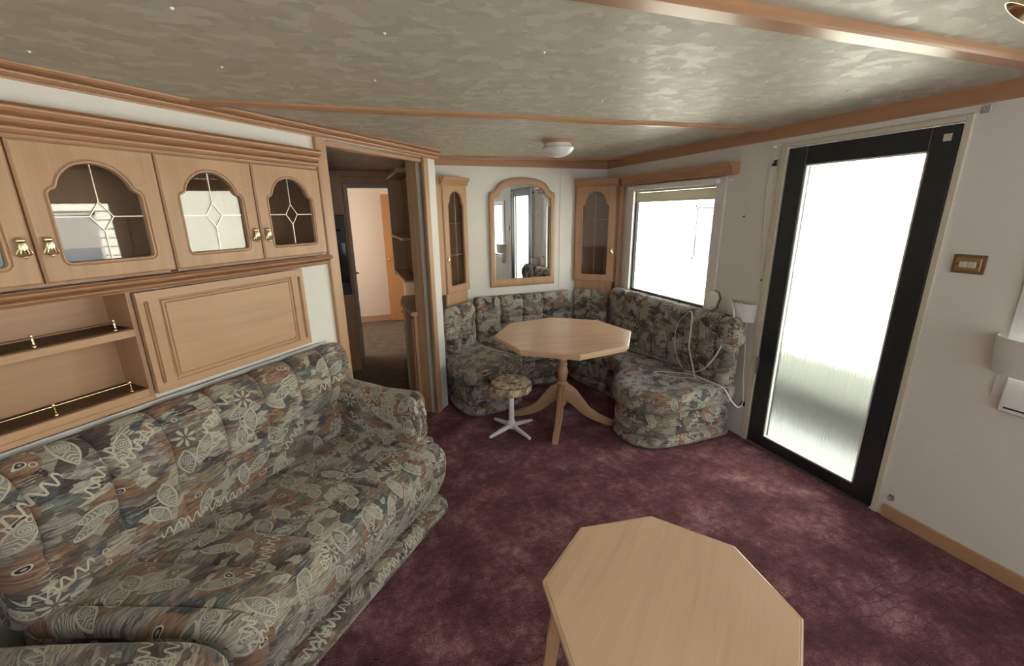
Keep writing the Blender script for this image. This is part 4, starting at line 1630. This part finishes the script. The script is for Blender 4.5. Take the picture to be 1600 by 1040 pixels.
def arch(hw_, z0, zs, zt, r=.012, sh=.86):
    pts = [(hw_, z0), (hw_, zs), (hw_ * .985, zs + .010), (hw_ * .93, zs + .016), (hw_ * sh, zs + .020), (hw_ * .80, zs + .034)]
    for k in range(1, 14):
        a = PI * k / 14
        pts.append((hw_ * .80 * math.cos(a), zs + .034 + (zt - zs - .034) * math.sin(a) ** .9))
    pts += [(-x, z) for x, z in pts[5::-1]]
    return pts


outer = arch(.332, 0.0, .852, .995)
inner = arch(.279, .075, .800, .935)
c0 = (0, .50)
angs = sorted(set(round(2 * PI * i / 120, 5) for i in range(120)) | set(round(math.atan2(p[1] - c0[1], p[0] - c0[0]) % (2 * PI), 5) for p in outer[:1] + outer[-1:] + inner[:1] + inner[-1:]))
so_, si_ = star(outer, angs, c0), star(inner, angs, c0)
lerp = lambda f: [(a[0] + (b_[0] - a[0]) * f, a[1] + (b_[1] - a[1]) * f) for a, b_ in zip(so_, si_)]
fm = MB()
fm.grid([[(x, y, z) for x, z in lp] for lp, y in ((so_, 0), (so_, -.012), (lerp(.08), -.017), (lerp(.30), -.020), (lerp(.75), -.020), (lerp(.92), -.016), (si_, -.010), (si_, 0), (so_, 0))], None, cv=True)
fm.build('frame', W[2], mr, 35)
gm = MB()
fill_poly(gm, lerp(.97), -.006, .004)
gm.build('mirror_glass', MIRROR, mr)

# ------------------------------------------------------------------ ceiling lamp over the table
zl = ceil_z(1.37)
cl = thing('ceiling_lamp', 'white opal glass ceiling lamp with wooden ring above the dining table', 'lamp', (1.372, 2.74, zl))
MB().lathe([(.0001, 0), (.098, 0), (.100, -.006), (.098, -.018), (.088, -.022), (.0001, -.022)], 36).build('wood_ring', WT[0], cl, 40)
MB().lathe([(.086, -.020), (.088, -.032), (.090, -.040), (.104, -.046), (.108, -.053), (.102, -.062), (.085, -.080), (.060, -.095), (.030, -.104), (.0001, -.107)], 36).build('glass_shade', OPAL, cl, 40)
# brass spotlight at the other ceiling strip
bsl = thing('ceiling_spotlight', 'brass ceiling spotlight with black lamp hole beside the wide ceiling strip', 'lamp', (1.265, .512, ceil_z(1.3)))
MB().lathe([(.0001, 0), (.055, 0), (.055, -.006), (.045, -.014), (.020, -.018), (.0001, -.018)], 24).build('ceiling_rose', BRASS, bsl, 40)
MB().tube([(0, 0, -.015), (0, 0, -.05)], .008, 10).build('stem', BRASS, bsl, 40)
k = MB().lathe([(.0001, .05), (.018, .05), (.028, .03), (.040, -.01), (.046, -.04), (.044, -.04), (.036, -.01), (.0001, .0)], 24).build('lamp_head', BRASS, bsl, 40)
k.location = (0, .0, -.075)
k.rotation_euler = (R(35), R(20), 0)
k2 = MB().lathe([(.0001, -.002), (.034, -.014), (.0001, -.03)], 20).build('bulb', BLACKP, k, 40)

# ------------------------------------------------------------------ fittings on the outer wall
sw = thing('light_switch', 'double rocker switch on a brown wooden plate beside the black door', 'switch', (XW, 1.040, 1.282))
MB().box(-.010, 0, -.055, .055, 0, .080).build('plate', m_wood('switch_plate_wood', 1, (0.20, 0.10, 0.045), (0.13, 0.06, 0.03), .4), sw, bevel=0.005, segs=2)
MB().box(-.013, -.009, -.042, .042, .012, .068).build('inner_plate', m_plain('gilt_plate', (.36, .24, .11), .4, .6), sw, bevel=0.003)
for yy in (-.014, .014):
    MB().box(-.018, -.012, yy - .0135, yy + .0135, .026, .052).build('rocker', CREAM, sw, bevel=0.002)
for yy in (-.036, .036):
    s_ = MB().lathe([(.003, 0), (.003, .002), (.0001, .003)], 8).build('screw', BLACKP, sw)
    s_.location = (-.013, yy, .04)
    s_.rotation_euler = (0, R(-90), 0)


def uplighter(loc, label, hw_=.11, h=.125, dp=.075):
    u = thing('wall_uplighter', label, 'lamp', loc)
    MB().box(-.012, 0, -.035, .035, .02, h - .02).build('back_plate', WHITEP, u, bevel=0.003)
    mb_ = MB()
    rows = []
    for i in range(25):
        a = PI * i / 24
        rows.append([(-math.sin(a) ** .8 * dp * k, math.cos(a) * hw_ * (.92 + .08 * f), h * f) for f, k in ((0, .86), (.5, .95), (1, 1.0))] +
                    [(-math.sin(a) ** .8 * (dp - .004) * k, math.cos(a) * (hw_ - .004) * (.92 + .08 * f), h * f) for f, k in ((1, 1.0), (.5, .95), (0, .86))])
    b0 = mb_.grid(rows, None, cv=True)
    mb_.face([b0 + i for i in range(6)])
    mb_.face([b0 + 24 * 6 + i for i in range(6)][::-1])
    mb_.build('shade', WHITEM, u, 40)
    MB().tube([(-.03, 0, .02), (-.03, 0, h + .004)], .006, 8).build('lamp_holder', BLACKP, u)
    return u


uplighter((XW, 2.135, .832), 'white curved uplighter shade on the wall over the bench end')
uplighter((XW, .735, .905), 'cream uplighter shade on the wall below the window past the switch', .155, .150, .11)
sk = thing('wall_socket', 'white plastic socket below the cream uplighter', 'socket', (XW, .755, .745))
MB().box(-.045, 0, -.062, .062, 0, .150).build('housing', WHITEM, sk, bevel=0.010, segs=3)
MB().box(-.047, -.044, -.050, .045, .018, .024).build('slot', BLACKP, sk)
MB().box(-.050, -.044, -.045, -.025, .060, .10).build('switch_key', m_plain('grey_blue_key', (.30, .33, .40), .4), sk, bevel=0.002)
ja = thing('wall_vent_cover', 'tilted eight-sided cream plastic cover on the wall beside the window corner', 'cover', (XW, 2.395, .865))
oct_ = [(.030, -.062), (.050, -.040), (.050, .035), (.028, .062), (-.022, .062), (-.048, .038), (-.050, -.030), (-.026, -.062)]
oct_ = [(x * math.cos(.32) - y * math.sin(.32), x * math.sin(.32) + y * math.cos(.32)) for x, y in oct_]
ov = []
for i in range(8):
    for k in range(4):
        ov.append((oct_[i][0] + (oct_[(i + 1) % 8][0] - oct_[i][0]) * k / 4, oct_[i][1] + (oct_[(i + 1) % 8][1] - oct_[i][1]) * k / 4))
mbv = MB()
rows = [[(-x_, a * s_ * .9, .058 + b_ * s_) for a, b_ in ov] for x_, s_ in ((0, 1.12), (.012, 1.12), (.014, 1.0), (.030, .96), (.038, .86), (.040, .6))]
b0 = mbv.grid(rows, None, cv=True)
mbv.face([b0 + 5 * 32 + i for i in range(32)])
mbv.face([b0 + i for i in range(32)][::-1])
mbv.build('cover', m_plain('pale_cream_plastic', (.86, .83, .74), .45), ja, 30)
MB().prism([(a * 1.22, .058 + b_ * 1.2) for a, b_ in ov], lambda u, v, k: (k, u, v), -.006, 0).build('backing', m_plain('brown_backing', (.20, .14, .09), .7), ja)


def small_fixture(name, loc, label, cat, parts_):
    t = thing(name, label, cat, loc)
    for nm, mb_, mt in parts_:
        mb_.build(nm, mt, t, None, bevel=0.0015)
    return t


small_fixture('wall_hook', (XW, 2.040, 1.812), 'black plastic hook high on the wall beside the door trim', 'hook', [('plate', MB().box(-.004, 0, -.012, .012, 0, .035), BLACKP), ('hook_arm', MB().box(-.022, -.004, -.007, .007, .0, .014), BLACKP)])
small_fixture('wall_hook', (XW, 2.028, .232), 'black plastic hook low on the wall behind the bench end', 'hook', [('plate', MB().box(-.004, 0, -.014, .014, 0, .035), BLACKP), ('hook_arm', MB().box(-.024, -.004, -.008, .008, .006, .022), BLACKP)])
small_fixture('curtain_bracket', (XW, 2.048, 1.868), 'small white curtain bracket beside the door top', 'bracket', [('plate', MB().box(-.004, 0, -.016, .016, 0, .075), WHITEP), ('arm', MB().box(-.035, -.004, -.005, .005, .045, .057), WHITEP)])
small_fixture('curtain_bracket', (XW, 2.345, 1.715), 'small white curtain bracket under the pelmet end', 'bracket', [('plate', MB().box(-.004, 0, -.016, .016, 0, .070), WHITEP), ('arm', MB().box(-.035, -.004, -.005, .005, .035, .047), WHITEP)])
small_fixture('curtain_bracket', (XW, 1.115, 1.925), 'small grey bracket above the door trim corner', 'bracket', [('plate', MB().box(-.004, 0, -.016, .016, 0, .030), CHROME), ('arm', MB().box(-.025, -.004, -.004, .004, .010, .018), CHROME)])
small_fixture('door_stop', (XW, 1.095, .105), 'small grey peg on the wall above the skirting board', 'door stop', [('plate', MB().box(-.004, 0, -.010, .010, 0, .030), CHROME), ('peg', MB().box(-.028, -.004, -.006, .006, .008, .022), CHROME)])
for (yy, zz) in ((2.225, 1.555), (2.02, 1.06), (1.155 - .03, 1.04)):
    pass
for yy, zz, lab in ((2.218, 1.516, 'bare screw in the wall between the window and the door'), (2.022, 1.119, 'bare screw in the wall above the white uplighter')):
    s_ = tag(MB().lathe([(.006, 0), (.006, .003), (.003, .006), (.003, .012), (.0001, .013)], 10).build('wall_screw', SEALM, None, 40), lab, 'screw')
    s_.location = (XW, yy, zz)
    s_.rotation_euler = (0, R(-90), 0)
# thin bell wire hanging from the bracket by the door
tag(MB().tube(catmull([(XW - .006, 2.062, 1.86), (XW - .005, 2.072, 1.76), (XW - .005, 2.062, 1.55), (XW - .005, 2.040, 1.25), (XW - .005, 2.046, .965)], 8, False), .003, 6).build('wall_wire', CABLEM, None, 60), 'thin white wire running down the wall beside the door trim', 'wire')

# flat white cable looping over the cushion and seat
cp = [(2.41, 2.19, .965), (2.405, 2.150, .955), (2.385, 2.10, .86), (2.318, 2.085, .75), (2.285, 2.12, .60), (2.262, 2.20, .475), (2.245, 2.33, .425), (2.275, 2.46, .470), (2.282, 2.52, .60), (2.283, 2.50, .74), (2.300, 2.43, .838), (2.295, 2.385, .840), (2.278, 2.36, .74), (2.276, 2.36, .60), (2.268, 2.31, .50), (2.235, 2.24, .425), (2.215, 2.215, .415), (2.10, 2.295, .411), (2.035, 2.395, .411), (2.050, 2.435, .411), (2.14, 2.385, .411), (2.24, 2.27, .418), (2.26, 2.15, .413), (2.30, 2.04, .395), (2.34, 1.995, .31), (2.40, 1.985, .255), (2.455, 2.00, .285), (2.475, 2.04, .45), (2.472, 2.055, .65), (2.462, 2.07, .86), (2.43, 2.09, .955), (2.42, 2.12, .965)]
tag(MB().tube(catmull(cp, 6, False), .0052, 8, .4).build('cable', CABLEM, None, 60), 'flat white cable hanging from the uplighter in loops over the bench', 'cable')

# ------------------------------------------------------------------ passage and far room
kb = thing('kitchen_cabinet', 'brown kitchen base cabinet with worktop just inside the doorway', 'cabinet', (.49, 3.66, 0))
pl = [(.066, -.40 + .06), (-.055, -.36), (-.075, .10), (-.03, .36), (.066, .38)]
MB().prism(pl, lambda u, v, w: (u, v, w), .0, .80).build('body', WKIT, kb)
MB().prism([(.066, -.345), (-.075, -.37), (-.10, .10), (-.05, .385), (.066, .39)], lambda u, v, w: (u, v, w), .80, .832).build('worktop', WKIT, kb, bevel=0.004)
MB().obox((-.0705, -.02, .42), (-.0785, .085, .42), .012, .72).build('edge_strip', WHITEP, kb)
MB().obox((-.063, -.33, .42), (-.072, -.04, .42), .014, .70).build('door', WKIT, kb)
kk = MB().lathe([(.009, 0), (.011, .008), (.0001, .016)], 12).build('knob', BRASS, kb, 40)
kk.location = (-.075, .20, .72)
kk.rotation_euler = (0, R(-90), 0)
ks = thing('kitchen_shelves', 'open brown wall shelves with white edges above the kitchen cabinet', 'shelf', (.50, 3.95, 1.0))
MB().box(.045, .056, -.42, .36, 0, .90).build('back_panel', WKIT, ks)
MB().box(-.08, .045, .345, .36, 0, .90).build('side_panel', WKIT, ks)
for z in (.03, .36):
    s_ = MB().box(-.07, .045, -.42, .345, z, z + .016).build('shelf', WKIT, ks)
    MB().box(-.08, -.07, -.42, .345, z, z + .016).build('edge', WHITEP, s_)
MB().box(-.095, .05, -.42, .37, .86, .90).build('cornice', W[1], ks, bevel=0.006)
ov_ = thing('oven_housing', 'tall brown kitchen unit with a black built-in oven', 'oven', (-.33, 4.63, 0))
MB().box(-.35, .36, -.10, .26, 0, 1.92).build('body', WALLK, ov_)
MB().box(-.30, .345, -.125, -.10, .80, 1.56).build('oven_door', BLACKP, ov_, bevel=0.006)
MB().tube([(-.25, -.145, 1.42), (.30, -.145, 1.42)], .010, 8).build('handle', BLACKP, ov_, 40)
MB().box(-.28, .33, -.128, -.124, .92, 1.30).build('oven_window', m_plain('oven_glass', (.004, .004, .005), .08), ov_)
JGREY = m_plain('grey_door_lining', (.42, .40, .38), .5)
jf = MB().box(.035, .078, 4.86, 4.975, 0, 1.865).build('t', JGREY, None, bevel=0.004)
trim(jf, 'grey lining post of the inner doorway beside the oven housing')
jf = MB().box(.612, .650, 4.86, 4.975, 0, 1.865).build('t', JGREY, None, bevel=0.004)
trim(jf, 'grey lining post of the inner doorway beside the kitchen shelves')
jf = MB().box(.078, .612, 4.86, 4.975, 1.825, 1.865).build('t', JGREY, None, bevel=0.004)
trim(jf, 'grey head of the inner doorway')
trim(MB().box(-1.1, .56, 4.84, 4.90, 1.93, 1.985).build('t', WKIT), 'wood beam above the inner doorway')
fd = tag(thing('door_2', 'orange wood door standing ajar in the far room', None, (.530, 6.59, 0), R(-14)), kind='structure')
MB().box(0, .62, 0, .035, .012, 1.83).build('leaf', WORANGE, fd, bevel=0.003)
kk = MB().lathe([(.008, 0), (.008, .02), (.020, .03), (.018, .042), (.0001, .046)], 14).build('knob', BRASS, fd, 40)
kk.location = (.055, 0, .93)
kk.rotation_euler = (R(90), 0, 0)
lk = thing('door_catch', 'small black catch on the inner doorway post', 'catch', (.078, 4.90, .96))
MB().box(0, .012, -.012, .012, -.01, .012).build('plate', BLACKP, lk)
MB().tube([(.010, 0, 0), (.030, 0, 0)], .006, 8).build('peg', BLACKP, lk, 40)

# ------------------------------------------------------------------ outside
XN = 4.78
nb = thing('neighbour_caravan', 'pale clad neighbouring caravan seen through the window and the glass door', 'caravan', (XN + .1, 2.0, -.5))
MB().box(.012, 2.6, -9, 9, 0, 2.75).build('body', CLAD, nb)
nwin = [(2.15, 3.18, 1.36, 2.13), (-3.4, -2.2, 1.36, 2.13)]
cb = None
NBD = 24
for i in range(NBD):
    z = i * .113
    def seg(a, b_):
        k = MB()
        k.prism([(.012, z + .004), (-.016, z + .004), (-.018, z + .010), (-.003, z + .112), (.012, z + .112)], lambda u, v, w: (u, w, v), a, b_)
        k.build('cladding_board', CLAD, nb)
    cuts = [-9] + [c for wv_ in sorted(nwin) if wv_[2] < z + .10 and wv_[3] > z for c in wv_[:2]] + [9]
    for a, b_ in zip(cuts[::2], cuts[1::2]):
        seg(a, b_)
for (a, b_, z0_, z1_) in nwin:
    f_ = MB()
    for bx in ((a, a + .03, z0_, z1_), (b_ - .03, b_, z0_, z1_), (a, b_, z0_, z0_ + .03), (a, b_, z1_ - .03, z1_)):
        f_.box(-.024, .012, *bx)
    wf = f_.build('window', m_plain('grey_window_frame', (.30, .31, .32), .5), nb)
    MB().box(-.004, .010, a + .03, b_ - .03, z0_ + .03, z0_ + (z1_ - z0_) * .42).build('pane', NWIN, wf)
    MB().box(-.006, .010, a + .03, b_ - .03, z0_ + (z1_ - z0_) * .42, z1_ - .03).build('curtain', NCURT, wf)
MB().prism([(-.05, 2.70), (.0, 2.76), (2.65, 2.76), (2.65, 2.70)], lambda u, v, w: (u, w, v), -9.05, 9.05).build('roof', CLAD, nb)
struct('ground', MB().box(3.95, 14, -14, 20, -.56, -.505), DARKGROUND, 'dark ground strip below the neighbouring caravan')
struct('ground.001', MB().box(-14, 3.95, -14, 20, -.55, -.50), PAVE, 'pale paving outside the black door')
